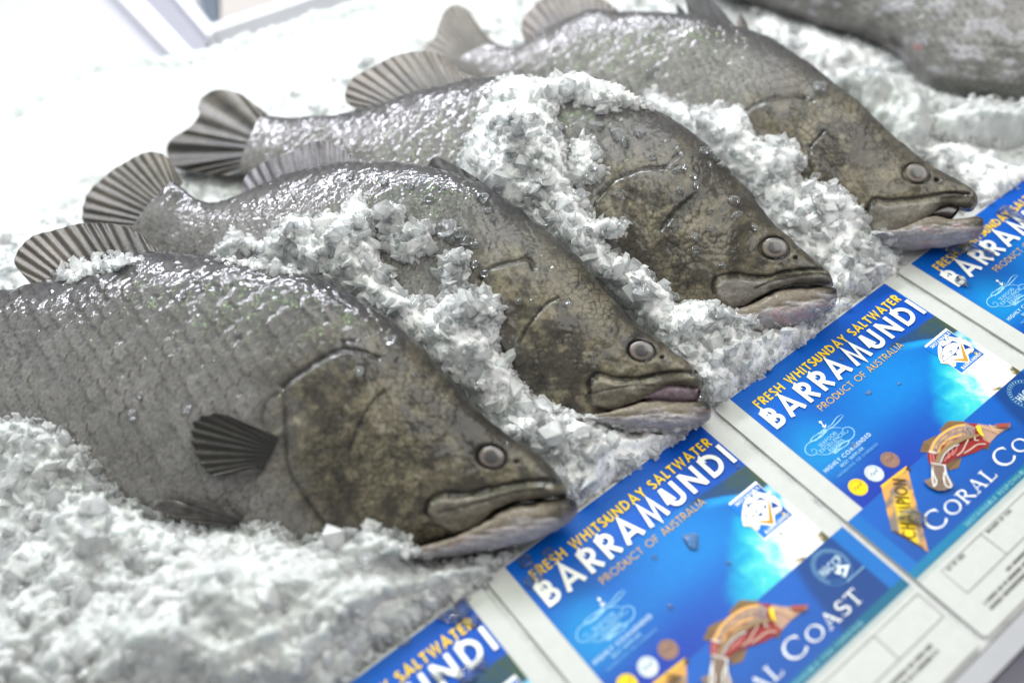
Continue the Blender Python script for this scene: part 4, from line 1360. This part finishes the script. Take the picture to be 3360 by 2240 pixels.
    s.poly(E_([(478, 980), (492, 1200), (470, 1230), (358, 1272), (450, 1370), (600, 1440), (720, 1432), (830, 1385), (872, 1340), (760, 1180), (732, 1012)]), lin(130, 108, 92))
    for k in range(6):
        s.stroke(E_([(545, 1025 + 48 * k), (690, 1042 + 48 * k)]), .0026, lin(62, 52, 54))
    for k in range(3):
        s.stroke(E_([(420 + 50 * k, 1300 - 10 * k), (560 + 10 * k, 1390 - 40 * k), (700 - 10 * k, 1380 - 40 * k), (800 - 50 * k, 1320 - 20 * k)]), .0022, lin(66, 54, 54), True)
    s.stroke(E_([(505, 990), (500, 1180), (530, 1370), (575, 1280), (520, 1150), (505, 990)]), .0034, WHITE, True)
    s.stroke(E_([(715, 1010), (745, 1160), (830, 1370), (740, 1360), (700, 1240), (712, 1120)]), .0034, WHITE, True)
    s.stroke(E_([(440, 770), (580, 798)]), .003, WHITE)
    s.stroke(E_([(478, 970), (735, 1012)]), .003, WHITE)
    s.build('fish_emblem', root)

    s = Sheet(2)
    H_, h_ = .062, .046
    serif_text(s, [('C', H_), ('O', h_), ('R', h_), ('A', h_), ('L', h_), (' ', H_), ('C', H_), ('O', h_), ('A', h_), ('S', h_), ('T', h_)], .106, .778, .776, WHITE)
    s.build('farm_name_lettering', root)
    s = Sheet(2)
    text(s, 'SUSTAINABLE RESPONSIBLE FISH FARMING', .196, .705, .811, .824, .15, lin(120, 180, 190), .22)
    s.build('motto_lettering', root)
    # food safety seal
    s = Sheet(2)
    c0 = np.array([.775, .645])
    ring = lambda r_, w, c: s.stroke([(c0[0] + r_ * math.cos(a), c0[1] + r_ * math.sin(a)) for a in np.linspace(0, 2 * math.pi, 48)], w, c)
    ring(.060, .0016, lin(90, 150, 190))
    ring(.047, .0012, lin(90, 150, 190))
    for a in np.linspace(150, 390, 22):
        ca, sa = math.cos(math.radians(a)), math.sin(math.radians(a))
        s.stroke([c0 + .050 * np.array([ca, sa]), c0 + .057 * np.array([ca, sa])], .0035, lin(140, 185, 210))
    text(s, 'HACCP', .733, .817, .630, .656, .15, lin(190, 214, 226), .12)
    s.stroke([(.770, .664), (.778, .676), (.790, .660), (.812, .676), (.778, .692)], .009, lin(214, 228, 234))
    s.stroke([(.772, .708), (.850, .708)], .005, lin(110, 150, 184))
    s.build('safety_seal', root)
    # white strip with boxes to fill in
    grey = lin(120, 120, 120)
    s = Sheet(1)
    for (a, b_) in ((.012, .206), (.206, .700), (.700, .930 - .03)):
        s.stroke([(a, .864), (b_, .864), (b_, .955), (a, .955)], .0032, grey, closed=True)
    s.build('form_boxes', root)
    s = Sheet(1)
    ink = lin(70, 70, 70)
    text(s, 'SET BY SIDE', .030, .110, .868, .879, .16, ink, .2)
    s.build('form_lettering', root)
    s = Sheet(1)
    text(s, 'NUMBER OF FISH', .225, .345, .868, .879, .16, ink, .2)
    rd_ = random.Random(8)
    for (v_, a, b_) in ((1.006, .02, .50), (1.026, .02, .46), (.985, .16, .40), (1.006, .56, .80), (.985, .62, .80)):
        s.build('form_lettering', root)
        s = Sheet(1)
        x = a
        while x < b_:
            w = rd_.uniform(.004, .008)
            s.stroke([(x, v_), (x + w, v_)], .010, ink)
            x += w + (.0025 if rd_.random() < .8 else .008)
    s.build('form_lettering', root)
    return root


def copy_card(src, k, label):
    r = src.copy()
    COL.objects.link(r)
    r.location = src.location + Vector((k * S, 0, 0))
    r['label'] = label
    for ch in src.children:
        c = ch.copy()
        COL.objects.link(c)
        c.parent = r
        for g in ch.children:
            d = g.copy()
            COL.objects.link(d)
            d.parent = c
    return r


card0 = make_card()
card0['group'] = 'printed barramundi cards along the front of the ice'
card0['label'] = 'blue barramundi card under the jaw of the nearest fish, its whole title in view'
copy_card(card0, -1, 'barramundi card cut off by the bottom edge, only the end of its title in view')
copy_card(card0, 1, 'barramundi card with yellow, silver and bronze medals and gold ribbon under clear ice')
copy_card(card0, 2, 'barramundi card under the farthest gaping fish, strewn with clear ice chips')

# ---------------------------------------------------------------- ice
EDGE = [on_z(*p, 0.2)[:2] for p in [(-700, 620), (0, 332), (150, 250), (287, 192), (430, 165), (574, 152), (660, 128), (700, 110), (1060, 4)]]
EDGE = np.array(EDGE)
EDGE = np.vstack([EDGE, EDGE[-1] + (EDGE[-1] - EDGE[-2]) * 14, [[9, -1.085], [-6, -1.085]]])


def bed_z(x, y):
    p = np.stack([x, y], -1)
    back = sstep(0.02, 0.5, y)
    z = -0.012 + 0.057 * sstep(0.03, 0.45, y) + 0.11 * sstep(0.8, 3.0, y)
    z = z + (fbm(x * 2.2, y * 2.2, 401, 3) - 0.5) * 0.10 * back + (fbm(x * 9, y * 9, 402, 4) - 0.5) * (0.006 + 0.051 * back)
    f1, f2, cid = worley(x * 26, y * 26, 403)
    z = z + (cid - 0.5) * 0.018 * back * sstep(0.0, 0.25, f2 - f1)
    d = seg_dist(p, EDGE, True)
    out = ~inside(p, EDGE)
    z = z - np.where(out, np.minimum(d * 2.2, 0.5), 0) - np.where(~out & (y > 1), 0.10 * np.exp(-d / 0.10), 0)
    return z


gx, gy = np.meshgrid(np.r_[np.arange(-2.6, 3.6, 0.014), np.arange(3.6, 6.5, 0.04)], np.r_[np.arange(-1.085, 3.6, 0.014), np.arange(3.6, 5.6, 0.03)], indexing='ij')
bz = bed_z(gx, gy)
BV = np.stack([gx, gy, bz], -1)
bf = grid_faces(*gx.shape)
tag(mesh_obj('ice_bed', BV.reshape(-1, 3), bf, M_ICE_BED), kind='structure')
BED_BVH = BVHTree.FromPolygons([tuple(p) for p in BV[::2, ::2].reshape(-1, 3)], [tuple(f) for f in grid_faces(*BV[::2, ::2].shape[:2])])


def hit_t(bvhs, x, y):
    r = ray(x, y)
    L = np.linalg.norm(r)
    best = None
    o, d = Vector(CAM), Vector(r / L)
    for b in bvhs:
        h = b.ray_cast(o, d)
        if h[0] is not None and (best is None or h[3] < best):
            best = h[3]
    return None if best is None else best / L


def blur2(a, m, k):
    w = np.exp(-0.5 * (np.arange(-2 * k, 2 * k + 1) / k) ** 2)
    def one(z, ax):
        return np.apply_along_axis(lambda v: np.convolve(v, w, 'full')[2 * k:2 * k + len(v)], ax, z)
    n = one(one(np.where(m, a, 0), 0), 1)
    d = one(one(m.astype(float), 0), 1)
    return np.where(d > 1e-6, n / np.maximum(d, 1e-6), a)


# angular chip shapes
def chip_shapes(n, seed):
    import bmesh
    r = np.random.default_rng(seed)
    out = []
    for k in range(n):
        bm = bmesh.new()
        m = int(r.integers(10, 20))
        p = r.normal(size=(m, 3))
        p /= np.linalg.norm(p, axis=1, keepdims=True)
        p *= r.uniform(0.65, 1.1, (m, 1))
        p *= np.array([1, r.uniform(0.55, 1.0), r.uniform(0.22, 0.75)])
        for q in p:
            bm.verts.new(q)
        bmesh.ops.convex_hull(bm, input=bm.verts)
        lone = [v for v in bm.verts if not v.link_faces]
        bmesh.ops.delete(bm, geom=lone, context='VERTS')
        bmesh.ops.triangulate(bm, faces=bm.faces)
        bm.verts.index_update()
        out.append((np.array([v.co[:] for v in bm.verts]), np.array([[v.index for v in f.verts] for f in bm.faces])))
        bm.free()
    return out


CHIPS = chip_shapes(24, 5)
RNG = np.random.default_rng(12)


def rand_rot(n):
    q = RNG.normal(size=(n, 4))
    q /= np.linalg.norm(q, axis=1, keepdims=True)
    w, x, y, z = q.T
    return np.stack([np.stack([1 - 2 * (y * y + z * z), 2 * (x * y - z * w), 2 * (x * z + y * w)], -1),
                     np.stack([2 * (x * y + z * w), 1 - 2 * (x * x + z * z), 2 * (y * z - x * w)], -1),
                     np.stack([2 * (x * z - y * w), 2 * (y * z + x * w), 1 - 2 * (x * x + y * y)], -1)], 1)


def chips_at(P, R):
    """one mesh of many chips centred on P with radii R"""
    Rm = rand_rot(len(P))
    V, F, off = [], [], 0
    which = RNG.integers(0, len(CHIPS), len(P))
    for i in range(len(P)):
        v, f = CHIPS[which[i]]
        V.append((v @ Rm[i].T) * R[i] + P[i])
        F.append(f + off)
        off += len(v)
    return np.vstack(V), np.vstack(F)


ICE_BVH = [BED_BVH]
TO_CAM = lambda P: (CAM - P) / np.linalg.norm(CAM - P, axis=-1, keepdims=True)


def drift(poly, targets, tmax, dk=45.0, seed=0, step=7, soft=5, rough=1.0, edge_chips=True, sink=0.02, name='crushed_ice', smoothz=True, mat=None):
    """a bank of crushed ice lying on whatever is under it, thin at its outline and thicker inside"""
    poly = np.array(poly, float)
    bvhs = sum([FISH_BVH[t] for t in targets], []) + [BED_BVH]
    x0, y0 = poly.min(0) - step * 2
    x1, y1 = poly.max(0) + step * 2
    X, Y = np.meshgrid(np.arange(x0, x1, step), np.arange(y0, y1, step), indexing='ij')
    px = np.stack([X, Y], -1)
    jig = np.stack([fbm(X / 30, Y / 30, seed + 1, 3), fbm(X / 30, Y / 30, seed + 2, 3)], -1) - 0.5
    m = inside(px + jig * 36, poly)
    d = seg_dist(px + jig * 36, poly, True)
    sd = np.where(m, d, -d)
    keep = sd > -step * 1.8
    T = np.zeros(X.shape)
    got = np.zeros(X.shape, bool)
    for i, j in zip(*np.nonzero(keep)):
        t = hit_t(bvhs, X[i, j], Y[i, j])
        if t is not None:
            T[i, j] = t
            got[i, j] = True
    keep &= got
    Ts = blur2(T, got, soft * 3) if smoothz else T
    k = sstep(15, 70, sd)
    T2 = np.minimum(T, Ts) * k + T * (1 - k)
    if name == 'packed_ice_mound':
        T2 = Ts * 0.998
    P = CAM + ray(X, Y) * T2[..., None]
    th = tmax * (1 - np.exp(-np.clip(sd, 0, None) / dk))
    n1 = fbm(P[..., 0] * 7, P[..., 1] * 7 + P[..., 2] * 5, seed + 3, 4)
    n2 = fbm(P[..., 0] * 26, P[..., 1] * 26 + P[..., 2] * 20, seed + 4, 4)
    f1, f2, cid = worley(P[..., 0] * 30 + n2, P[..., 1] * 30 + P[..., 2] * 22, seed + 5)
    th = th * (0.45 + 1.1 * n1) + rough * sstep(0, 30, sd) * ((n2 - 0.5) * 0.030 + (cid - 0.4) * 0.014 * sstep(0, 0.3, f2 - f1))
    th = np.where(sd > 0, th, -0.012)
    dirn = TO_CAM(P) * 0.55 + np.array([0, 0, 0.65])
    P = P + dirn * th[..., None]
    idx = -np.ones(X.shape, int)
    idx[keep] = np.arange(keep.sum())
    a, b, c, e = idx[:-1, :-1], idx[1:, :-1], idx[1:, 1:], idx[:-1, 1:]
    ok = (a >= 0) & (b >= 0) & (c >= 0) & (e >= 0)
    F = np.stack([a[ok], b[ok], c[ok], e[ok]], -1)
    V = P[keep]
    if len(F):                                        # no curtains where the ground drops away
        F = F[np.max([np.linalg.norm(V[F[:, i_]] - V[F[:, (i_ + 1) % 4]], axis=1) for i_ in range(4)], axis=0) < 0.16]
    if len(F) == 0:
        return
    ICE_BVH.append(BVHTree.FromPolygons([tuple(p) for p in V], [tuple(f) for f in F]))
    if name == 'packed_ice_mound':
        SMOOTH.append(poly)
    tag(mesh_obj(name, V, F, mat or M_ICE_PILE), kind='stuff')
    # chips along the outline
    if edge_chips:
        s = np.argwhere(keep & (np.abs(sd) < 22))
        pick = s[RNG.random(len(s)) < 0.42]
        if len(pick):
            Pp = P[pick[:, 0], pick[:, 1]]
            R = np.clip(RNG.lognormal(math.log(0.011), 0.5, len(pick)), 0.004, 0.034)
            EDGE_P.append(Pp + np.array([0, 0, 1]) * R[:, None] * 0.3)
            EDGE_R.append(R)


EDGE_P, EDGE_R = [], []
SMOOTH = []
drift([(-60, 1375), (19, 1383), (100, 1372), (150, 1395), (210, 1421), (287, 1491), (330, 1560), (383, 1600), (430, 1640), (478, 1660), (520, 1690),
       (600, 1722), (700, 1738), (784, 1728), (893, 1718), (950, 1745), (995, 1772), (1060, 1748), (1116, 1742), (1212, 1738), (1339, 1755), (1374, 1828),
       (1480, 1846), (1600, 1822), (1720, 1798), (1650, 1870), (1560, 1950), (1450, 2005), (1250, 2130), (1080, 2300), (-60, 2300)],
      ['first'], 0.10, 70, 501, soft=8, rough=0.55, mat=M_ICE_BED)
drift([(300, 2300), (300, 2140), (330, 2030), (420, 1940), (520, 1850), (600, 1800), (720, 1770), (860, 1775), (1000, 1800), (1200, 1850), (1380, 1890),
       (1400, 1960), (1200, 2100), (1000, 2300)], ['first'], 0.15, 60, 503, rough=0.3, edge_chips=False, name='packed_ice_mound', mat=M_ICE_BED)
drift([(690, 850), (720, 800), (766, 772), (830, 785), (893, 783), (930, 720), (960, 702), (1026, 721), (1070, 700), (1110, 720), (1147, 660), (1190, 662),
       (1216, 690), (1225, 740), (1241, 832), (1275, 880), (1308, 955), (1380, 985), (1429, 1000), (1470, 960), (1540, 955), (1573, 985), (1650, 1014), (1645, 1069),
       (1640, 1163), (1668, 1180), (1700, 1245), (1765, 1318), (1868, 1350), (1950, 1365), (2000, 1385), (2060, 1410), (2155, 1418), (2231, 1414), (2290, 1404), (2270, 1420),
       (2200, 1470), (2000, 1600), (1890, 1665), (1800, 1600), (1650, 1480), (1500, 1340), (1350, 1180), (1250, 1090), (1100, 980), (950, 905), (800, 870)],
      ['second'], 0.11, 45, 505)
drift([(1247, 690), (1285, 672), (1319, 682), (1335, 745), (1375, 735), (1413, 743), (1420, 790), (1412, 835), (1360, 860), (1319, 858), (1285, 850), (1262, 810)],
      ['second'], 0.07, 30, 507)
drift([(1440, 858), (1470, 830), (1534, 830), (1545, 880), (1530, 920), (1560, 960), (1500, 1000), (1440, 985), (1452, 920)], ['second'], 0.045, 30, 508)
drift([(1560, 960), (1600, 940), (1640, 980), (1655, 1020), (1640, 1075), (1590, 1080), (1550, 1030)], ['second'], 0.05, 30, 509)
drift([(1499, 530), (1530, 450), (1576, 385), (1600, 300), (1640, 262), (1725, 250), (1800, 262), (1874, 236), (1910, 215), (1945, 222), (1960, 250), (2050, 262), (2120, 286),
       (2189, 333), (2200, 352), (2140, 358), (2082, 352), (2000, 352), (1933, 348), (1880, 338), (1826, 345), (1836, 400), (1846, 464), (1866, 506), (1872, 560), (1878, 619),
       (1930, 660), (1957, 730), (2010, 720), (2076, 744), (2020, 790), (1975, 790), (2000, 830), (2040, 850), (2120, 900), (2207, 955), (2225, 992), (2343, 992), (2400, 1015),
       (2502, 1082), (2595, 1066), (2665, 1046), (2712, 1020), (2760, 985), (2800, 1000), (2600, 1160), (2420, 1290), (2330, 1330), (2260, 1260), (2110, 1140), (1955, 1000), (1830, 870),
       (1710, 770), (1600, 690), (1530, 620)], ['third'], 0.11, 45, 511)
drift([(1870, 470), (1930, 455), (1970, 480), (1960, 540), (1990, 570), (1940, 620), (1880, 600)], ['third'], 0.035, 30, 512)
drift([(2100, 330), (2150, 300), (2205, 342), (2290, 353), (2360, 350), (2441, 367), (2470, 410), (2475, 448), (2510, 470), (2560, 450), (2600, 470), (2640, 500),
       (2640, 550), (2610, 600), (2680, 590), (2720, 620), (2803, 640), (2835, 700), (2862, 762), (2935, 765), (2925, 800), (2966, 850), (2940, 900), (2880, 930), (2800, 985),
       (2735, 970), (2690, 915), (2605, 860), (2510, 785), (2425, 690), (2330, 600), (2235, 510), (2140, 420)], ['fourth'], 0.10, 40, 513)
drift([(185, 890), (250, 862), (330, 846), (430, 838), (490, 850), (420, 875), (320, 902), (240, 925), (190, 925)], ['first'], 0.022, 25, 514)
drift([(700, 846), (760, 842), (860, 850), (960, 872), (1010, 892), (960, 905), (860, 885), (760, 868)], ['first'], 0.022, 25, 515)
# banks beyond the farthest fish of the row
drift([(2700, 300), (2720, 250), (2790, 222), (2860, 222), (2960, 250), (3040, 290), (3075, 350), (3080, 420), (3040, 480), (2980, 520), (2880, 440), (2800, 360)],
      ['fourth'], 0.16, 50, 521, rough=0.4, edge_chips=False, name='packed_ice_mound', mat=M_ICE_BED)
drift([(3010, 400), (3030, 375), (3110, 355), (3220, 325), (3300, 340), (3420, 330), (3420, 480), (3300, 520), (3180, 500), (3060, 490)], [], 0.14, 45, 523, rough=0.6, name='packed_ice_mound', mat=M_ICE_BED)
drift([(2980, 500), (3040, 478), (3110, 470), (3190, 470), (3270, 520), (3340, 545), (3420, 520), (3420, 560), (3340, 620), (3230, 690), (3180, 640), (3080, 560)], [], 0.08, 40, 525)
drift([(2460, 30), (2560, 40), (2700, 90), (2830, 130), (2960, 180), (2990, 240), (2960, 260), (2850, 240), (2780, 260), (2700, 230), (2600, 160), (2480, 100)], [], 0.06, 40, 527)

# loose grains over all the ice that can be seen
ALL = sum(FISH_BVH.values(), [])
n = 22000
xs, ys = RNG.uniform(-80, 3440, n), RNG.uniform(-60, 2300, n)
P, R = [], []
for x, y in zip(xs, ys):
    ti = hit_t(ICE_BVH, x, y)
    if ti is None:
        continue
    tf_ = hit_t(ALL, x, y)
    if tf_ is not None and tf_ < ti:
        continue
    q = CAM + ray(x, y) * ti
    if q[1] < 0.03:
        continue
    if RNG.random() < 0.85 and any(inside(np.array([x, y]), pl) for pl in SMOOTH):
        continue
    if RNG.random() < 0.88 * float(sstep(1250, 1650, y - 0.25 * x)):
        continue
    far = q[1] > 2.6
    if far and RNG.random() < 2:
        continue
    r = min(0.06, max(0.004, RNG.lognormal(math.log(0.013), 0.65))) * (1.0 + 0.5 * float(sstep(1250, 1700, y - 0.25 * x)))
    P.append(q + np.array([0, 0, r * RNG.uniform(-0.3, 0.45)]))
    R.append(r)
for (cx_, cy_, sx_, sy_, m_) in ((1000, 790, 190, 70, 60), (1250, 900, 150, 90, 60), (1560, 1060, 90, 110, 50), (1800, 1450, 200, 110, 60), (1680, 430, 110, 110, 60), (1800, 640, 100, 90, 50),
                                 (2130, 860, 190, 110, 60), (2400, 1150, 160, 80, 50), (2600, 700, 170, 120, 60), (2850, 850, 60, 60, 25), (1330, 770, 70, 60, 25), (1500, 900, 60, 60, 25)):
    for _ in range(m_):
        x, y = RNG.normal(cx_, sx_ * 0.6), RNG.normal(cy_, sy_ * 0.6)
        ti = hit_t(ICE_BVH, x, y)
        tf_ = hit_t(ALL, x, y)
        if ti is None or (tf_ is not None and tf_ < ti):
            continue
        q = CAM + ray(x, y) * ti
        if q[1] < 0.05:
            continue
        r = RNG.uniform(0.022, 0.046)
        P.append(q + np.array([0, 0, r * 0.2]))
        R.append(r)
for _ in range(420):                                  # bigger glassy lumps nearest the viewer
    x, y = RNG.uniform(-60, 1450), RNG.uniform(1380, 2280)
    ti, tf_ = hit_t(ICE_BVH, x, y), hit_t(ALL, x, y)
    if ti is None or (tf_ is not None and tf_ < ti):
        continue
    q = CAM + ray(x, y) * ti
    if q[1] < 0.06 or (RNG.random() < 0.5 and any(inside(np.array([x, y]), pl) for pl in SMOOTH)):
        continue
    r = RNG.uniform(0.022, 0.058)
    P.append(q - np.array([0, 0, r * 0.25]))
    R.append(r)
P = np.vstack([np.array(P)] + EDGE_P)
R = np.concatenate([np.array(R)] + EDGE_R)
cv, cf = chips_at(P, R)
tag(mesh_obj('crushed_ice', cv, cf, M_ICE_GRAIN, smooth=False), kind='stuff')

# ---------------------------------------------------------------- separate ice chips


def ice_chip(px, r, label, group, seed, over, flat=0.7, lumps=7):
    """one knobbly piece of clear ice resting on a fish or a card"""
    t = hit_t(over, *px) if over else None
    P0 = CAM + ray(*px) * t if t is not None else on_z(*px, 0.0)
    rr = r / FPX * np.linalg.norm(CAM - P0)
    import bmesh
    rg = np.random.default_rng(seed)
    bm = bmesh.new()
    bmesh.ops.create_icosphere(bm, subdivisions=3, radius=1)
    V = np.array([v.co[:] for v in bm.verts])
    F = np.array([[v.index for v in f.verts] for f in bm.faces])
    bm.free()
    k = np.ones(len(V))
    for _ in range(lumps):
        a = rg.normal(size=3)
        a /= np.linalg.norm(a)
        k += rg.uniform(-0.35, 0.5) * np.exp(-(1 - V @ a) / 0.18)
    k *= 1 + 0.25 * (vnoise(V[:, 0] * 3.1 + seed, V[:, 1] * 3.1 + V[:, 2] * 2.7, seed) - 0.5)
    for _ in range(6):                                # broken faces
        a = rg.normal(size=3)
        a /= np.linalg.norm(a)
        dd = (V * k[:, None]) @ a
        lim = rg.uniform(0.55, 0.85)
        k = np.where(dd > lim, k * lim / np.maximum(dd, 1e-6), k)
    V = V * k[:, None] * np.array([1.0, rg.uniform(0.65, 1.0), flat])
    an = rg.uniform(0, 6.28)
    ca, sa = math.cos(an), math.sin(an)
    V = V @ np.array([[ca, -sa, 0], [sa, ca, 0], [0, 0, 1]]).T
    o = mesh_obj('ice_chip', V * rr + P0 + [0, 0, rr * flat * 0.45], F, M_ICE_CLEAR, loc=P0, smooth=False)
    tag(o, label, 'ice', group)
    return o


sd_ = 900
for px, r in (((3153, 929), 22), ((3144, 822), 30), ((3170, 815), 24), ((3291, 701), 24), ((3336, 719), 22), ((3247, 838), 18)):
    sd_ += 1
    ice_chip(px, r, 'clear ice chip lying on the lettering of the card under the farthest gaping fish', 'ice chips on the card at right', sd_, [])
ice_chip((2980, 1702), 32, 'cloudy ice chip lying on the gold ribbon printed on a card', None, 931, [])
ice_chip((3008, 1700), 26, 'clear ice chip lying between the gold ribbon and the white initial C on a card', None, 932, [])
ice_chip((2265, 1776), 34, 'flat wet ice chip on the blue sea picture of the card under the nearest fish', None, 933, [], flat=0.25)
for px, r in (((1728, 1842), 26), ((1762, 1880), 26), ((1800, 1815), 22), ((1738, 1912), 22)):
    sd_ += 1
    ice_chip(px, r, 'melting ice chip on the word FRESH of the card under the nearest fish', 'ice chips on the first word of the card', sd_, [], flat=0.4)
for px, r in (((2420, 1530), 9), ((2470, 1690), 11), ((2390, 1850), 9), ((2560, 1750), 8), ((2200, 1990), 12), ((2680, 1640), 8), ((2150, 1830), 9)):
    sd_ += 1
    ice_chip(px, r, 'tiny bead of melting ice on the card under the nearest fish', 'ice beads on the nearest whole card', sd_, [], flat=0.5)
for px, r in (((2760, 1180), 8), ((2850, 1290), 9), ((2640, 1330), 8), ((2950, 1260), 7), ((2800, 1460), 9)):
    sd_ += 1
    ice_chip(px, r, 'tiny bead of melting ice on the card with the gold ribbon under clear ice', 'ice beads on the middle card', sd_, [], flat=0.5)
for px, r in (((1520, 2000), 40), ((1490, 2030), 30), ((1552, 2040), 28), ((1536, 2208), 34), ((1580, 2180), 24), ((1440, 2222), 26)):
    sd_ += 1
    ice_chip(px, r, 'melting ice chip on the card cut off by the bottom edge', 'ice chips on the lowest card', sd_, [], flat=0.45)
for px, r in (((702, 1381), 22), ((618, 1342), 18), ((596, 970), 20), ((779, 1093), 13), ((435, 1360), 22), ((1179, 1218), 20), ((1282, 1118), 22), ((1357, 1230), 14), ((460, 1300), 12)):
    sd_ += 1
    ice_chip(px, r, 'small clear ice chip stuck to the side of the nearest fish', 'ice chips on the nearest fish', sd_, FISH_BVH['first'], flat=0.5)
ice_chip((1462, 752), 44, 'long flat ice splinter on the back of the fish with ice in its mouth', None, 951, FISH_BVH['second'], flat=0.3)
for px, r in (((1507, 768), 30), ((1530, 792), 26), ((1556, 805), 20), ((1410, 655), 18), ((1600, 690), 14), ((1703, 992), 17), ((1744, 990), 12), ((1864, 1000), 14),
              ((1480, 790), 22), ((1505, 830), 20), ((1560, 870), 18), ((1590, 900), 16), ((1620, 720), 16), ((1585, 655), 22), ((1335, 610), 20), ((1260, 600), 18),
              ((1150, 580), 16), ((1380, 590), 16), ((1450, 620), 14)):
    sd_ += 1
    ice_chip(px, r, 'clear ice chip on the fish with ice in its mouth', 'ice chips on the second fish', sd_, FISH_BVH['second'], flat=0.6)
for px, r in (((2249, 549), 12), ((2275, 580), 12), ((2221, 561), 16), ((2230, 626), 18), ((2284, 612), 14), ((2413, 664), 20), ((2413, 711), 20), ((2331, 697), 16), ((2333, 752), 16),
              ((2282, 781), 18), ((2282, 823), 16), ((2371, 874), 14), ((2031, 640), 22), ((2464, 706), 12), ((2478, 748), 13), ((2535, 705), 13), ((2553, 738), 10),
              ((2343, 517), 26), ((2310, 500), 22), ((2365, 545), 18), ((2027, 448), 28), ((2050, 470), 22), ((1960, 420), 26), ((2100, 440), 20), ((2140, 520), 14), ((2330, 545), 14)):
    sd_ += 1
    ice_chip(px, r, 'clear ice chip on the fish with ice heaped over its middle', 'ice chips on the third fish', sd_, FISH_BVH['third'], flat=0.6)
for px, r in (((2682, 293), 26), ((2665, 312), 20), ((2700, 280), 16), ((2130, 240), 20), ((2150, 225), 16)):
    sd_ += 1
    ice_chip(px, r, 'clear ice chip on the farthest fish of the row', 'ice chips on the farthest fish', sd_, FISH_BVH['fourth'], flat=0.5)

# ---------------------------------------------------------------- the counter and the case behind
M_STEEL = flat_mat('white_enamel', (0.62, 0.62, 0.64), 0.35)
M_GREY = flat_mat('grey_laminate', (0.25, 0.245, 0.28), 0.4)
M_PALE = flat_mat('pale_laminate', (0.40, 0.395, 0.43), 0.4)
M_TAN = flat_mat('tan_laminate', (0.34, 0.31, 0.29), 0.5)
M_POST = flat_mat('brushed_steel', (0.13, 0.155, 0.19), 0.3, Metallic=0.4)
M_LIP = flat_mat('worn_steel', (0.34, 0.34, 0.36), 0.4)
M_FRONT = flat_mat('dark_counter_front', (0.07, 0.065, 0.10), 0.3)
M_DARK = flat_mat('dark_plinth', (0.05, 0.05, 0.07), 0.4)


def prism(name, pts, z0, z1, mat, parent=None):
    P = np.array(pts)[:, :2]
    m = len(P)
    A = 0.5 * np.sum(P[:, 0] * np.roll(P[:, 1], -1) - np.roll(P[:, 0], -1) * P[:, 1])
    if A < 0:
        P = P[::-1]
    V = np.vstack([np.c_[P, np.full(m, z1)], np.c_[P, np.full(m, z0)]])
    i = np.arange(m)
    tr = np.array([tuple(t) for t in tessellate_polygon([[Vector((p[0], p[1], 0)) for p in P]])])
    o = mesh_obj(name, V, [np.stack([i, i + m, (i + 1) % m + m, (i + 1) % m], -1), tr, tr[:, ::-1] + m], mat, parent, smooth=False, loc=(*P.mean(0), z0))
    return o


zc = 0.06
pz = lambda pts, z=zc: [on_z(*p, z) for p in pts]
tag(prism('counter_back', pz([(-900, 500), (-900, -400), (2200, -400), (900, 60), (640, 230), (0, 480)], zc - 0.06), -0.6, zc - 0.06, M_PALE), kind='structure')
case = thing('display_case', 'far corner of the display case, grey back panel between white rails and a steel post', 'display case', (*on_z(680, 60, 0)[:2], 0))
prism('back_panel', pz([(394, -60), (560, -60), (690, 140), (620, 190), (600, 190)], zc), zc - 0.05, zc, M_GREY, case)
prism('rail', pz([(330, -60), (405, -60), (640, 190), (570, 190)], zc), zc - 0.05, zc + 0.03, M_STEEL, case)
prism('rail', pz([(520, -60), (562, -60), (716, 120), (690, 140)], zc), zc - 0.05, zc + 0.04, M_STEEL, case)
prism('rail', pz([(690, 112), (1240, -70), (1300, -70), (715, 128)], zc), zc - 0.10, zc + 0.05, M_STEEL, case)
prism('corner_post', pz([(640, -40), (715, -40), (722, 84), (692, 92)], zc), zc - 0.05, zc + 0.02, M_POST, case)
o = prism('tan_cabinet', pz([(725, 80), (724, -60), (1150, -60)], zc), zc - 0.05, zc + 0.01, M_TAN)
tag(o, 'tan cabinet top beyond the long white rail of the case', 'cabinet')
o = prism('counter_lip', [(-6, -1.088), (9, -1.088), (9, -1.15), (-6, -1.15)], -0.10, -0.012, M_LIP)
tag(o, kind='structure')
o = prism('counter_front', [(-6, -1.1502), (9, -1.1502), (9, -1.26), (-6, -1.26)], -3.0, -0.05, M_FRONT)
tag(o, kind='structure')
o = prism('shop_floor', [(-12, -8), (14, -8), (14, 14), (-12, 14)], -4.6, -4.5, M_DARK)
tag(o, kind='structure')
